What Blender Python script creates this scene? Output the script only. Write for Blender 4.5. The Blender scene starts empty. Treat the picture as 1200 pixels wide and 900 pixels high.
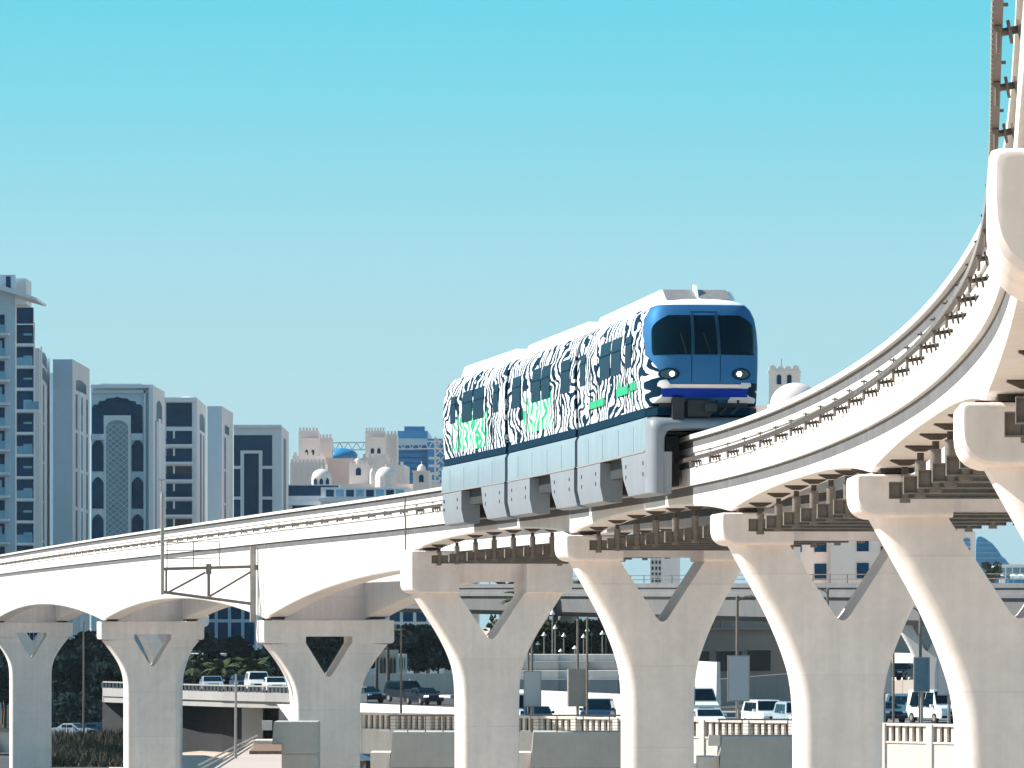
import bpy, bmesh, math, random
from mathutils import Vector, Matrix
random.seed(7)
R = math.radians
scene = bpy.context.scene
COL = scene.collection

# ------------------------------------------------------------ camera
CAMZ = 11.0
F = 6000.0          # focal length in pixels of a 1200 px wide picture
HOR = 734.0         # picture row of the horizon
cam_d = bpy.data.cameras.new('camera')
cam = bpy.data.objects.new('camera', cam_d)
COL.objects.link(cam)
cam.location = (0, 0, CAMZ)
cam.rotation_euler = (R(90), 0, 0)
cam_d.sensor_width = 36
cam_d.lens = 36 * F / 1200
cam_d.shift_y = (HOR - 450) / 1200
cam_d.clip_start = 0.5
cam_d.clip_end = 60000
scene.camera = cam
scene.render.resolution_x = 1024
scene.render.resolution_y = 768

# ------------------------------------------------------------ world + sun
SUN_AZ_BACK = 11     # degrees behind pure left
SUN_EL = 39
w = bpy.data.worlds.new("World")
scene.world = w
w.use_nodes = True
nt = w.node_tree
for n in list(nt.nodes): nt.nodes.remove(n)
out = nt.nodes.new('ShaderNodeOutputWorld')
bg = nt.nodes.new('ShaderNodeBackground')
sky = nt.nodes.new('ShaderNodeTexSky')
sky.sky_type = 'NISHITA'
sky.sun_disc = False
sky.sun_elevation = R(SUN_EL)
sky.sun_rotation = R(-90 + SUN_AZ_BACK)
sky.air_density = 1.0
sky.dust_density = 0.6
sky.ozone_density = 1.5
tint = nt.nodes.new('ShaderNodeMixRGB'); tint.blend_type = 'MULTIPLY'; tint.inputs[0].default_value = 1
geo = nt.nodes.new('ShaderNodeNewGeometry')
sep = nt.nodes.new('ShaderNodeSeparateXYZ')
tc = nt.nodes.new('ShaderNodeTexCoord')
ramp = nt.nodes.new('ShaderNodeValToRGB')
nt.links.new(tc.outputs['Generated'], sep.inputs[0])
nt.links.new(sep.outputs['Z'], ramp.inputs[0])
# colour of clear gulf-coast air by height above the horizon, carried on smoothly overhead
SKY_STOPS = [(0.0, (0.43, 0.69, 0.80)), (0.045, (0.43, 0.725, 0.825)), (0.072, (0.365, 0.73, 0.835)), (0.10, (0.20, 0.70, 0.84)), (0.125, (0.115, 0.68, 0.84)), (0.30, (0.14, 0.50, 0.72)), (0.55, (0.13, 0.34, 0.56)), (1.0, (0.11, 0.27, 0.46))]
el = ramp.color_ramp.elements
while len(el) > 1: el.remove(el[-1])
el[0].position = 0; el[0].color = (*SKY_STOPS[0][1], 1)
for p, c in SKY_STOPS[1:]:
    e = el.new(p); e.color = (*c, 1)
scl = nt.nodes.new('ShaderNodeMixRGB'); scl.blend_type = 'MULTIPLY'; scl.inputs[0].default_value = 1
scl.inputs[2].default_value = (5.35, 5.35, 5.35, 1)
mixs = nt.nodes.new('ShaderNodeMixRGB'); mixs.inputs[0].default_value = 0.93
nt.links.new(ramp.outputs[0], scl.inputs[1])
nt.links.new(sky.outputs[0], mixs.inputs[1])
nt.links.new(scl.outputs[0], mixs.inputs[2])
nt.links.new(mixs.outputs[0], bg.inputs['Color'])
bg.inputs['Strength'].default_value = 0.10
nt.links.new(bg.outputs[0], out.inputs[0])

sun_d = bpy.data.lights.new('sun', 'SUN')
sun = bpy.data.objects.new('sun', sun_d)
COL.objects.link(sun)
sun_d.energy = 5.0
sun_d.angle = R(0.53)
sun_d.color = (1.0, 0.955, 0.89)
a = R(SUN_AZ_BACK); e_ = R(SUN_EL)
to_sun = Vector((-math.cos(a) * math.cos(e_), math.sin(a) * math.cos(e_), math.sin(e_)))
sun.rotation_euler = to_sun.to_track_quat('Z', 'Y').to_euler()
sun.location = (-60, 20, 90)
scene.view_settings.view_transform = 'Standard'
scene.view_settings.look = 'None'
scene.view_settings.exposure = 0.85
scene.view_settings.gamma = 1.0

# ------------------------------------------------------------ materials
def mat(name, col, rough=0.7, metal=0.0, var=0.0, vscale=1.0, bump=0.0, bscale=20.0, streak=0.0, spec=0.4, coat=0.0, emit=None, estr=0.0, trans=0.0):
    m = bpy.data.materials.new(name)
    m.use_nodes = True
    n = m.node_tree.nodes; l = m.node_tree.links
    b = n['Principled BSDF']
    b.inputs['Base Color'].default_value = (*col, 1)
    b.inputs['Roughness'].default_value = rough
    b.inputs['Metallic'].default_value = metal
    b.inputs['Specular IOR Level'].default_value = spec
    b.inputs['Coat Weight'].default_value = coat
    b.inputs['Transmission Weight'].default_value = trans
    if emit:
        b.inputs['Emission Color'].default_value = (*emit, 1)
        b.inputs['Emission Strength'].default_value = estr
    if var > 0 or bump > 0 or streak > 0:
        t = n.new('ShaderNodeTexCoord')
        oi = n.new('ShaderNodeObjectInfo')
        add = n.new('ShaderNodeVectorMath'); add.operation = 'ADD'
        mul = n.new('ShaderNodeVectorMath'); mul.operation = 'SCALE'
        cmb = n.new('ShaderNodeCombineXYZ')
        l.new(oi.outputs['Random'], cmb.inputs[0]); l.new(oi.outputs['Random'], cmb.inputs[1])
        l.new(cmb.outputs[0], mul.inputs[0]); mul.inputs['Scale'].default_value = 37.0
        l.new(t.outputs['Object'], add.inputs[0]); l.new(mul.outputs[0], add.inputs[1])
        vec = add.outputs[0]
    if var > 0 or streak > 0:
        cur = None
        def layer(vecsock, scale, amt, detail, prev):
            ns = n.new('ShaderNodeTexNoise'); ns.inputs['Scale'].default_value = scale; ns.inputs['Detail'].default_value = detail
            ns.inputs['Roughness'].default_value = 0.6
            l.new(vecsock, ns.inputs['Vector'])
            mr = n.new('ShaderNodeMapRange'); mr.inputs[1].default_value = 0.3; mr.inputs[2].default_value = 0.7
            mr.inputs[3].default_value = 1 - amt; mr.inputs[4].default_value = 1 + amt * 0.6
            l.new(ns.outputs['Fac'], mr.inputs[0])
            mx = n.new('ShaderNodeMixRGB'); mx.blend_type = 'MULTIPLY'; mx.inputs[0].default_value = 1
            if prev is None: mx.inputs[1].default_value = (*col, 1)
            else: l.new(prev, mx.inputs[1])
            l.new(mr.outputs[0], mx.inputs[2])
            return mx.outputs[0]
        if var > 0:
            cur = layer(vec, vscale, var, 6, cur)
            cur = layer(vec, vscale * 6.3, var * 0.5, 4, cur)
        if streak > 0:
            mp = n.new('ShaderNodeMapping'); mp.inputs['Scale'].default_value = (2.2, 2.2, 0.12)
            l.new(vec, mp.inputs[0])
            cur = layer(mp.outputs[0], 1.6, streak, 5, cur)
        l.new(cur, b.inputs['Base Color'])
    if bump > 0:
        nb = n.new('ShaderNodeTexNoise'); nb.inputs['Scale'].default_value = bscale; nb.inputs['Detail'].default_value = 6
        l.new(vec, nb.inputs['Vector'])
        bp = n.new('ShaderNodeBump'); bp.inputs['Strength'].default_value = bump; bp.inputs['Distance'].default_value = 0.02
        l.new(nb.outputs['Fac'], bp.inputs['Height']); l.new(bp.outputs[0], b.inputs['Normal'])
    return m

M = {}
def formwork(m, period, amt):
    n = m.node_tree.nodes; l = m.node_tree.links; b = n['Principled BSDF']
    src = b.inputs['Base Color'].links[0].from_socket
    t = n.new('ShaderNodeTexCoord'); sp = n.new('ShaderNodeSeparateXYZ'); l.new(t.outputs['Object'], sp.inputs[0])
    d = n.new('ShaderNodeMath'); d.operation = 'DIVIDE'; l.new(sp.outputs['Z'], d.inputs[0]); d.inputs[1].default_value = period
    f = n.new('ShaderNodeMath'); f.operation = 'FRACT'; l.new(d.outputs[0], f.inputs[0])
    g = n.new('ShaderNodeMath'); g.operation = 'LESS_THAN'; l.new(f.outputs[0], g.inputs[0]); g.inputs[1].default_value = 0.018
    k = n.new('ShaderNodeMath'); k.operation = 'MULTIPLY'; l.new(g.outputs[0], k.inputs[0]); k.inputs[1].default_value = amt
    # slight tone change from pour to pour
    fl = n.new('ShaderNodeMath'); fl.operation = 'FLOOR'; l.new(d.outputs[0], fl.inputs[0])
    wn = n.new('ShaderNodeTexWhiteNoise'); wn.noise_dimensions = '1D'; l.new(fl.outputs[0], wn.inputs['W'])
    k2 = n.new('ShaderNodeMath'); k2.operation = 'MULTIPLY'; l.new(wn.outputs['Value'], k2.inputs[0]); k2.inputs[1].default_value = 0.045
    ad = n.new('ShaderNodeMath'); ad.operation = 'ADD'; l.new(k.outputs[0], ad.inputs[0]); l.new(k2.outputs[0], ad.inputs[1])
    mx = n.new('ShaderNodeMixRGB'); l.new(ad.outputs[0], mx.inputs[0]); l.new(src, mx.inputs[1]); mx.inputs[2].default_value = (0.12, 0.10, 0.09, 1)
    l.new(mx.outputs[0], b.inputs['Base Color'])
M['beam'] = mat('white painted beam concrete', (0.70, 0.665, 0.63), 0.75, var=0.05, vscale=0.35, bump=0.12, bscale=9, streak=0.07)
M['pier'] = mat('pale pink grey pier concrete', (0.80, 0.715, 0.67), 0.8, var=0.09, vscale=0.8, bump=0.25, bscale=7, streak=0.08)
formwork(M['pier'], 2.45, 0.09)
M['track'] = mat('dark grey beam side band', (0.125, 0.125, 0.13), 0.85, var=0.18, vscale=0.8, streak=0.1)  # dark grey of the two bands along each beam side
M['joint'] = mat('dark joint filler', (0.06, 0.055, 0.05), 0.9)
M['steel'] = mat('weathered grey steel', (0.20, 0.17, 0.145), 0.6, 0.3, var=0.2, vscale=4, bump=0.1)
M['dsteel'] = mat('dark brown steel', (0.075, 0.06, 0.05), 0.6, 0.3, var=0.2, vscale=4)
M['rail'] = mat('brown grey power rail', (0.075, 0.058, 0.05), 0.6, 0.3, var=0.2, vscale=3)
M['galv'] = mat('galvanised steel', (0.36, 0.33, 0.31), 0.5, 0.5, var=0.12, vscale=6)
M['white'] = mat('white paint', (0.82, 0.82, 0.80), 0.35, var=0.04, vscale=2)
M['roof'] = mat('white train roof paint', (0.85, 0.85, 0.84), 0.3, var=0.03, vscale=1.5)
M['palebody'] = mat('pale blue grey train paint', (0.205, 0.270, 0.305), 0.55, var=0.07, vscale=1.2, streak=0.1, coat=0.2)
M['skirt'] = mat('light grey skirt paint', (0.215, 0.24, 0.27), 0.55, var=0.06, vscale=1.5, streak=0.06)
M['belt'] = mat('dark teal belt paint', (0.003, 0.024, 0.048), 0.6, spec=0.03)
M['blue'] = mat('metallic blue nose paint', (0.019, 0.052, 0.080), 0.28, 0.35, coat=0.6, var=0.04, vscale=2)
M['royal'] = mat('royal blue stripe', (0.002, 0.03, 0.30), 0.5, spec=0.1)
M['cream'] = mat('cream stripe', (0.80, 0.70, 0.62), 0.4)
M['glass'] = mat('dark train glass', (0.002, 0.012, 0.022), 0.08, spec=0.10)
M['tglass'] = mat('tinted side glass', (0.003, 0.026, 0.048), 0.3, spec=0.03)
M['rubber'] = mat('black rubber', (0.012, 0.014, 0.016), 0.8)
M['under'] = mat('dark underframe', (0.03, 0.035, 0.04), 0.7, 0.2, var=0.3, vscale=3)
M['lamp'] = mat('lit headlamp', (1, 1, 1), 0.3, emit=(1.0, 0.95, 0.88), estr=2.6)
M['screw'] = mat('latch metal', (0.03, 0.04, 0.05), 0.5, 0.5)
M['green'] = mat('green livery print', (0.03, 0.36, 0.17), 0.5, spec=0.1)
# buildings
M['bwall'] = mat('cool grey stucco', (0.45, 0.56, 0.65), 0.85, var=0.06, vscale=0.08, streak=0.04)
M['bwhite'] = mat('white stucco trim', (0.64, 0.65, 0.68), 0.8, var=0.04, vscale=0.1)
M['bside'] = mat('warm stucco', (0.64, 0.59, 0.59), 0.85, var=0.05, vscale=0.08)
M['bglass'] = mat('deep blue window glass', (0.003, 0.045, 0.10), 0.3, spec=0.02, var=0.3, vscale=0.25)
M['bglass2'] = mat('pale balcony glass', (0.12, 0.32, 0.45), 0.15, spec=0.6, var=0.2, vscale=0.4)
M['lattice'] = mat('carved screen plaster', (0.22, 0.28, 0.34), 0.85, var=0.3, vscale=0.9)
M['sand'] = mat('pinkish sandstone render', (0.74, 0.64, 0.585), 0.85, var=0.06, vscale=0.1)
M['sandl'] = mat('cream dome render', (0.74, 0.65, 0.60), 0.8, var=0.04, vscale=0.2)
M['bluegl'] = mat('sky blue glass cladding', (0.03, 0.23, 0.46), 0.25, spec=0.4, var=0.15, vscale=0.1)
M['beige'] = mat('beige render', (0.42, 0.36, 0.32), 0.85, var=0.06, vscale=0.2)
M['tan'] = mat('tan render', (0.36, 0.285, 0.24), 0.85, var=0.06, vscale=0.2)
M['darkwin'] = mat('dark opening glass', (0.02, 0.022, 0.025), 0.2)
# ground
M['ground'] = mat('sandy ground', (0.56, 0.45, 0.355), 0.95, var=0.12, vscale=0.05, bump=0.3, bscale=2)
M['asphalt'] = mat('asphalt', (0.055, 0.057, 0.06), 0.9, var=0.15, vscale=0.3, bump=0.2, bscale=15)
M['asphaltl'] = mat('sun bleached asphalt', (0.16, 0.165, 0.17), 0.9, var=0.1, vscale=0.3)
M['concrete'] = mat('grey concrete', (0.36, 0.345, 0.335), 0.85, var=0.08, vscale=0.5, bump=0.2, bscale=8, streak=0.06)
M['gconc'] = mat('greenish grey concrete block', (0.39, 0.39, 0.37), 0.85, var=0.08, vscale=0.7, bump=0.2, bscale=8, streak=0.05)
M['pconc'] = mat('pale wall concrete', (0.66, 0.60, 0.545), 0.8, var=0.06, vscale=0.5, streak=0.08)
M['brown'] = mat('brown brick infill', (0.20, 0.125, 0.085), 0.9, var=0.3, vscale=6)
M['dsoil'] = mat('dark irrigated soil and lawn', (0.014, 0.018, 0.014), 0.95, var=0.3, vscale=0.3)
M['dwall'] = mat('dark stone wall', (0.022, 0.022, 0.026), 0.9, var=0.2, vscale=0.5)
M['kblack'] = mat('black kerb paint', (0.03, 0.03, 0.035), 0.7)
M['kwhite'] = mat('white kerb paint', (0.75, 0.75, 0.72), 0.7)
M['bark'] = mat('bark', (0.12, 0.09, 0.065), 0.9, var=0.3, vscale=3)
def leafmat(name, c1, c2):
    m = mat(name, c1, 0.8, spec=0.03)
    n = m.node_tree.nodes; l = m.node_tree.links; b = n['Principled BSDF']
    g = n.new('ShaderNodeNewGeometry'); mx = n.new('ShaderNodeMixRGB')
    mx.inputs[1].default_value = (*c1, 1); mx.inputs[2].default_value = (*c2, 1)
    l.new(g.outputs['Random Per Island'], mx.inputs[0]); l.new(mx.outputs[0], b.inputs['Base Color'])
    return m
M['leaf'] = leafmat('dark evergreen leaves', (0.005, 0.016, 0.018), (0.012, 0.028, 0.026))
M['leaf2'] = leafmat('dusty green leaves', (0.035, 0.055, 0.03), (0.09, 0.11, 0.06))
M['grass'] = leafmat('dry shrub blades', (0.03, 0.035, 0.025), (0.09, 0.08, 0.055))

# ------------------------------------------------------------ mesh helpers
class MB:
    def __init__(s): s.v = []; s.f = []; s.mi = []; s.cur = 0
    def poly(s, pts):
        i = len(s.v); s.v += [tuple(p) for p in pts]; s.f.append(tuple(range(i, i + len(pts)))); s.mi.append(s.cur)
    def hexa(s, p):   # 8 corners: bottom 4 ccw, top 4 ccw
        i = len(s.v); s.v += [tuple(q) for q in p]
        for f in ((3, 2, 1, 0), (4, 5, 6, 7), (0, 1, 5, 4), (1, 2, 6, 5), (2, 3, 7, 6), (3, 0, 4, 7)):
            s.f.append(tuple(i + k for k in f)); s.mi.append(s.cur)
    def box(s, x0, x1, y0, y1, z0, z1):
        if x1 < x0: x0, x1 = x1, x0
        if y1 < y0: y0, y1 = y1, y0
        if z1 < z0: z0, z1 = z1, z0
        s.hexa([(x0, y0, z0), (x1, y0, z0), (x1, y1, z0), (x0, y1, z0), (x0, y0, z1), (x1, y0, z1), (x1, y1, z1), (x0, y1, z1)])
    def bar(s, a, b, wd, ht=None, up=(0, 0, 1)):
        a = Vector(a); b = Vector(b); ht = ht or wd
        d = (b - a).normalized(); up = Vector(up)
        if abs(d.dot(up)) > 0.98: up = Vector((0, 1, 0))
        sx = d.cross(up).normalized() * wd / 2; sz = sx.cross(d).normalized() * ht / 2
        s.hexa([a - sx - sz, a + sx - sz, b + sx - sz, b - sx - sz, a - sx + sz, a + sx + sz, b + sx + sz, b - sx + sz])
    def tube(s, pts, rad, n=10, cap=True):
        pts = [Vector(p) for p in pts]
        if not isinstance(rad, (list, tuple)): rad = [rad] * len(pts)
        base = len(s.v); ref = None
        for k, p in enumerate(pts):
            if k == 0: d = pts[1] - pts[0]
            elif k == len(pts) - 1: d = pts[-1] - pts[-2]
            else: d = pts[k + 1] - pts[k - 1]
            d.normalize()
            if ref is None: ref = Vector((1, 0, 0)) if abs(d.x) < 0.9 else Vector((0, 1, 0))
            u = (ref - d * ref.dot(d)).normalized(); vv = d.cross(u); ref = u
            for j in range(n):
                t = 2 * math.pi * j / n
                s.v.append(tuple(p + (u * math.cos(t) + vv * math.sin(t)) * rad[k]))
        for k in range(len(pts) - 1):
            for j in range(n):
                s.f.append((base + k * n + j, base + k * n + (j + 1) % n, base + (k + 1) * n + (j + 1) % n, base + (k + 1) * n + j)); s.mi.append(s.cur)
        if cap:
            s.f.append(tuple(base + j for j in reversed(range(n)))); s.mi.append(s.cur)
            s.f.append(tuple(base + (len(pts) - 1) * n + j for j in range(n))); s.mi.append(s.cur)
    def lathe(s, c, prof, n=24):      # prof: (r, z)
        base = len(s.v)
        for r, z in prof:
            for j in range(n):
                t = 2 * math.pi * j / n
                s.v.append((c[0] + r * math.cos(t), c[1] + r * math.sin(t), c[2] + z))
        for k in range(len(prof) - 1):
            for j in range(n):
                s.f.append((base + k * n + j, base + k * n + (j + 1) % n, base + (k + 1) * n + (j + 1) % n, base + (k + 1) * n + j)); s.mi.append(s.cur)
    def prism(s, pts, ext, flip=False):   # polygon pts (3D), extruded by vector ext
        ext = Vector(ext); i = len(s.v); n = len(pts)
        s.v += [tuple(p) for p in pts]; s.v += [tuple(Vector(p) + ext) for p in pts]
        s.f.append(tuple(reversed(range(i, i + n)))); s.mi.append(s.cur)
        s.f.append(tuple(range(i + n, i + 2 * n))); s.mi.append(s.cur)
        for j in range(n):
            k = (j + 1) % n
            s.f.append((i + j, i + k, i + n + k, i + n + j)); s.mi.append(s.cur)
    def loft(s, rings, closed=True, capa=True, capb=True):
        base = len(s.v); n = len(rings[0])
        for r in rings: s.v += [tuple(p) for p in r]
        for k in range(len(rings) - 1):
            for j in range(n if closed else n - 1):
                a = base + k * n + j; b = base + k * n + (j + 1) % n
                s.f.append((a, b, b + n, a + n)); s.mi.append(s.cur)
        if capa: s.f.append(tuple(base + j for j in reversed(range(n)))); s.mi.append(s.cur)
        if capb: s.f.append(tuple(base + (len(rings) - 1) * n + j for j in range(n))); s.mi.append(s.cur)
    def mesh(s, name, mats, smooth=None, fixn=True):
        me = bpy.data.meshes.new(name)
        me.from_pydata(s.v, [], s.f)
        if not isinstance(mats, (list, tuple)): mats = [mats]
        for m in mats: me.materials.append(m)
        if len(mats) > 1: me.polygons.foreach_set('material_index', s.mi)
        if fixn:
            bm = bmesh.new(); bm.from_mesh(me)
            bmesh.ops.recalc_face_normals(bm, faces=bm.faces)
            bm.to_mesh(me); bm.free()
        if smooth is not None:
            me.polygons.foreach_set('use_smooth', [True] * len(me.polygons))
            me.set_sharp_from_angle(angle=R(smooth))
        me.update()
        return me
    def build(s, name, mats, parent=None, smooth=None, fixn=True, loc=None, rot=None):
        o = bpy.data.objects.new(name, s.mesh(name, mats, smooth, fixn))
        COL.objects.link(o)
        if parent: o.parent = parent
        if loc: o.location = loc
        if rot is not None: o.rotation_euler = (0, 0, rot)
        return o
def tag(o, label=None, cat=None, group=None, kind=None):
    if label: o['label'] = label
    if cat: o['category'] = cat
    if group: o['group'] = group
    if kind: o['kind'] = kind
    return o
def thing(name, label, cat, loc=(0, 0, 0), rotz=0.0, group=None):
    o = bpy.data.objects.new(name, None); COL.objects.link(o)
    o.empty_display_size = 0.5
    o.location = loc; o.rotation_euler = (0, 0, rotz)
    return tag(o, label, cat, group)
def inst(src, name, parent=None, loc=(0, 0, 0), rotz=0.0, scale=None):
    o = bpy.data.objects.new(name, src.data); COL.objects.link(o)
    if parent: o.parent = parent
    o.location = loc; o.rotation_euler = (0, 0, rotz)
    if scale: o.scale = scale
    return o
def XX(px, Y): return (px - 600) * Y / F
def ZZ(py, Y): return CAMZ + (HOR - py) * Y / F
def at(px, py, Y): return Vector((XX(px, Y), Y, ZZ(py, Y)))

# ------------------------------------------------------------ track path (left face of near beam), by depth Y
CP = [(-60, -5.6), (-30, -2.5), (0, 0.3), (30.3, 3.06), (63.5, 5.76), (93, 6.40), (124, 5.17), (154, 1.68), (186, -3.6), (222, -10.8), (283, -22.7), (358, -36.4), (440, -50.8), (560, -72)]
def spline(Y):
    n = len(CP)
    i = max(0, min(n - 2, next((k for k in range(n - 1) if Y < CP[k + 1][0]), n - 2)))
    def m(k):
        if k == 0: return (CP[1][1] - CP[0][1]) / (CP[1][0] - CP[0][0])
        if k == n - 1: return (CP[-1][1] - CP[-2][1]) / (CP[-1][0] - CP[-2][0])
        h0 = CP[k][0] - CP[k - 1][0]; h1 = CP[k + 1][0] - CP[k][0]
        s0 = (CP[k][1] - CP[k - 1][1]) / h0; s1 = (CP[k + 1][1] - CP[k][1]) / h1
        return (s0 * h1 + s1 * h0) / (h0 + h1)
    y0, x0 = CP[i]; y1, x1 = CP[i + 1]; h = y1 - y0; t = (Y - y0) / h
    return (2*t**3 - 3*t*t + 1) * x0 + (t**3 - 2*t*t + t) * h * m(i) + (-2*t**3 + 3*t*t) * x1 + (t**3 - t*t) * h * m(i + 1)
def frame(Y):
    x = spline(Y); d = Vector((spline(Y + 0.5) - spline(Y - 0.5), 1.0, 0)).normalized()
    r = Vector((d.y, -d.x, 0))      # to the right of the track (as seen from the camera)
    return Vector((x, Y, 0)), d, r
BW = 1.05        # beam width
GAUGE = 4.4
def tpt(Y, off, zc):   # off metres right of the near beam's left face
    p, d, r = frame(Y); q = p + r * off; q.z = CAMZ + zc; return q
PIER_Y = [-2, 30.3, 63.5, 93, 124, 154, 186, 222, 283, 358, 440]

# ------------------------------------------------------------ ground
g = MB(); g.poly([(-9000, -300, 0), (9000, -300, 0), (9000, 30000, 0), (-9000, 30000, 0)])
tag(g.build('ground', M['ground']), kind='structure')

# ------------------------------------------------------------ guideway beams
def soffit(Y):
    ys = PIER_Y
    for i in range(len(ys) - 1):
        if ys[i] <= Y <= ys[i + 1]:
            u = (Y - ys[i]) / (ys[i + 1] - ys[i])
            if ys[i] < 186: return 2.80 + 0.37 * (1 - abs(2*u - 1)**2.4)
            if ys[i] == 186:
                return 0.33 + 1.75 * (1 - u**2.0)
            return 0.33 + 1.05 * (1 - abs(2*u - 1)**2.0)
    return 2.8
PROF = [(0.0, 4.90), (0.0, 4.79), (0.08, 4.785), (0.08, 4.58), (0.08, 4.45), (0.12, 4.445), (0.12, 4.10), (0.0, 4.04), (0.0, 3.60), (0.07, 3.595), (0.07, 3.36)]
SIDE_BANDS = (2, 9)      # profile steps given the dark grey band colour
def beam_span(Ya, Yb, off0, label, near):
    gap = 0.02
    n = max(10, int((Yb - Ya) / 1.4))
    mid = (Ya + Yb) / 2
    p0, d0, r0 = frame(mid)
    base = p0 + r0 * (off0 + BW / 2); base.z = 0
    t = thing('guideway_beam', label, 'guideway beam', base, 0, 'concrete beams of the monorail guideway')
    rings = []
    for k in range(n + 1):
        Y = Ya + gap + (Yb - Ya - 2 * gap) * k / n
        zs = soffit(Y)
        pr = PROF + [(0.07, zs + 0.05), (0.10, zs)]
        left = [tpt(Y, off0 + u, z) - base for u, z in pr]
        right = [tpt(Y, off0 + BW - u, z) - base for u, z in reversed(pr)]
        rings.append(left + right)
    b = MB(); b.loft(rings); m2_ = len(rings[0])
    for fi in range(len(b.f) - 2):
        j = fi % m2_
        if j in SIDE_BANDS or (m2_ - 2 - j) in SIDE_BANDS: b.mi[fi] = 1
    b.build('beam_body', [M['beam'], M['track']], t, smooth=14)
    # bearing blocks
    bb = MB()
    for Y, sg in ((Ya + 0.55, 1), (Yb - 0.55, -1)):
        zs = soffit(Y)
        c = tpt(Y, off0 + BW / 2, 0) - base; _, d, r = frame(Y)
        q = [c - d*0.3 - r*0.3, c - d*0.3 + r*0.3, c + d*0.3 + r*0.3, c + d*0.3 - r*0.3]
        bb.hexa([v + Vector((0, 0, zs - 0.07)) for v in q] + [v + Vector((0, 0, zs + 0.02)) for v in q])
    bb.build('bearing', M['dsteel'], t)
    # power rail with its insulators
    def rail(off, sgn):
        rr = MB(); ring = []
        for k in range(n + 1):
            Y = Ya + (Yb - Ya) * k / n
            ring.append([tpt(Y, off + du, z) - base for du, z in ((-0.045, 4.19), (0.02, 4.19), (0.02, 4.205), (-0.02, 4.22), (-0.02, 4.255), (0.02, 4.27), (0.02, 4.285), (-0.045, 4.285))])
        rr.loft(ring)
        return rr.build('power_rail', M['rail'], t)
    if near:
        ro = rail(off0 - 0.14, 1)
        if Ya < 90:
            rb = MB(); kk = int((Yb - Ya) / 0.32)
            for q in range(kk):
                Y = Ya + (q + .5) * (Yb - Ya) / kk; c_ = tpt(Y, off0 - 0.187, 4.237) - base
                rb.box(c_.x - 0.012, c_.x + 0.012, c_.y - 0.05, c_.y + 0.05, c_.z - 0.04, c_.z + 0.04)
            tag(rb.build('rail_ribs', M['galv'], ro), kind='stuff')
        L = Yb - Ya; k = int(L / 3.4); 
        for i in range(k):
            Y = Ya + (i + 0.5) * L / k
            _, d, r = frame(Y)
            o = inst(INS, 'insulator', ro, tpt(Y, off0 - 0.14, 4.23) - base, math.atan2(r.y, r.x), None if Y < 186 else (1, .8, .6))
    else:
        rail(off0 + BW + 0.14, -1)
    return t
# insulator prototype: local x towards the web, y along the track
im = MB()
im.tube([(-0.03, 0, -0.08), (0.30, 0, -0.02)], 0.028, 8)
for x in (0.06, 0.13, 0.20): im.tube([(x, 0, -0.07), (x + 0.022, 0, -0.066)], 0.085, 12)
im.box(0.27, 0.305, -0.09, 0.09, -0.12, 0.08)
for y in (-0.14, 0, 0.14):
    im.tube([(-0.01, y, -0.035), (-0.01, y, -0.20)], 0.017, 6)
im.box(-0.035, 0.015, -0.17, 0.17, -0.075, -0.045)
im.tube([(0.0, 0.06, 0.05), (0.0, 0.06, 0.17)], 0.012, 6)
im.bar((0.0, -0.01, 0.13), (0.0, 0.13, 0.13), 0.025)
im.bar((-0.06, 0.06, 0.13), (0.06, 0.06, 0.13), 0.025)
ins_me = im.mesh('insulator', mat('brown grey insulator', (0.12, 0.10, 0.085), 0.7))
class _P: pass
INS = _P(); INS.data = ins_me

SPAN_NAMES = {(-2, 30.3): 'overhead, nearest the viewer at the right edge', (30.3, 63.5): 'rising steeply at the upper right edge above the two nearest piers',
    (63.5, 93): 'curving up at far right between the second and third nearest piers', (93, 124): 'just ahead of the train nose, its brackets in the sun',
    (124, 154): 'under the front car of the train', (154, 186): 'under the rear cars of the train',
    (186, 222): 'deep tapering span left of the train, behind the stepped pier', (222, 283): 'deep arched span behind the pole bracket',
    (283, 358): 'deep arched span at the left edge', (358, 440): 'farthest deep span leaving the picture on the left'}
for i in range(len(PIER_Y) - 1):
    key = (PIER_Y[i], PIER_Y[i + 1])
    beam_span(key[0], key[1], 0.0, 'white concrete track beam ' + SPAN_NAMES[key], True)
    beam_span(key[0], key[1], GAUGE, 'second track beam beyond the near one, ' + SPAN_NAMES[key].replace('the viewer', 'us'), False)

# ------------------------------------------------------------ piers
def bevel_pts(poly, idx, r, seg=4):
    out_ = []
    n = len(poly)
    for i, p in enumerate(poly):
        if i not in idx: out_.append(p); continue
        p = Vector((p[0], p[1], 0)); a = Vector((*poly[i - 1], 0)); b = Vector((*poly[(i + 1) % n], 0))
        da = (a - p).normalized(); db = (b - p).normalized()
        for k in range(seg + 1):
            t = k / seg
            q = (p + da * r) * (1 - t)**2 + p * 2 * t * (1 - t) + (p + db * r) * t * t
            out_.append((q.x, q.y))
    return out_
def smooth_chain(pts, sub=4):
    res = []
    n = len(pts)
    for i in range(n - 1):
        p0 = pts[max(i - 1, 0)]; p1 = pts[i]; p2 = pts[i + 1]; p3 = pts[min(i + 2, n - 1)]
        for k in range(sub):
            t = k / sub
            res.append(tuple(0.5 * (2*p1[j] + (p2[j]-p0[j])*t + (2*p0[j]-5*p1[j]+4*p2[j]-p3[j])*t*t + (3*p1[j]-p0[j]-3*p2[j]+p3[j])*t**3) for j in (0, 1)))
    res.append(pts[-1]); return res
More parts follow.
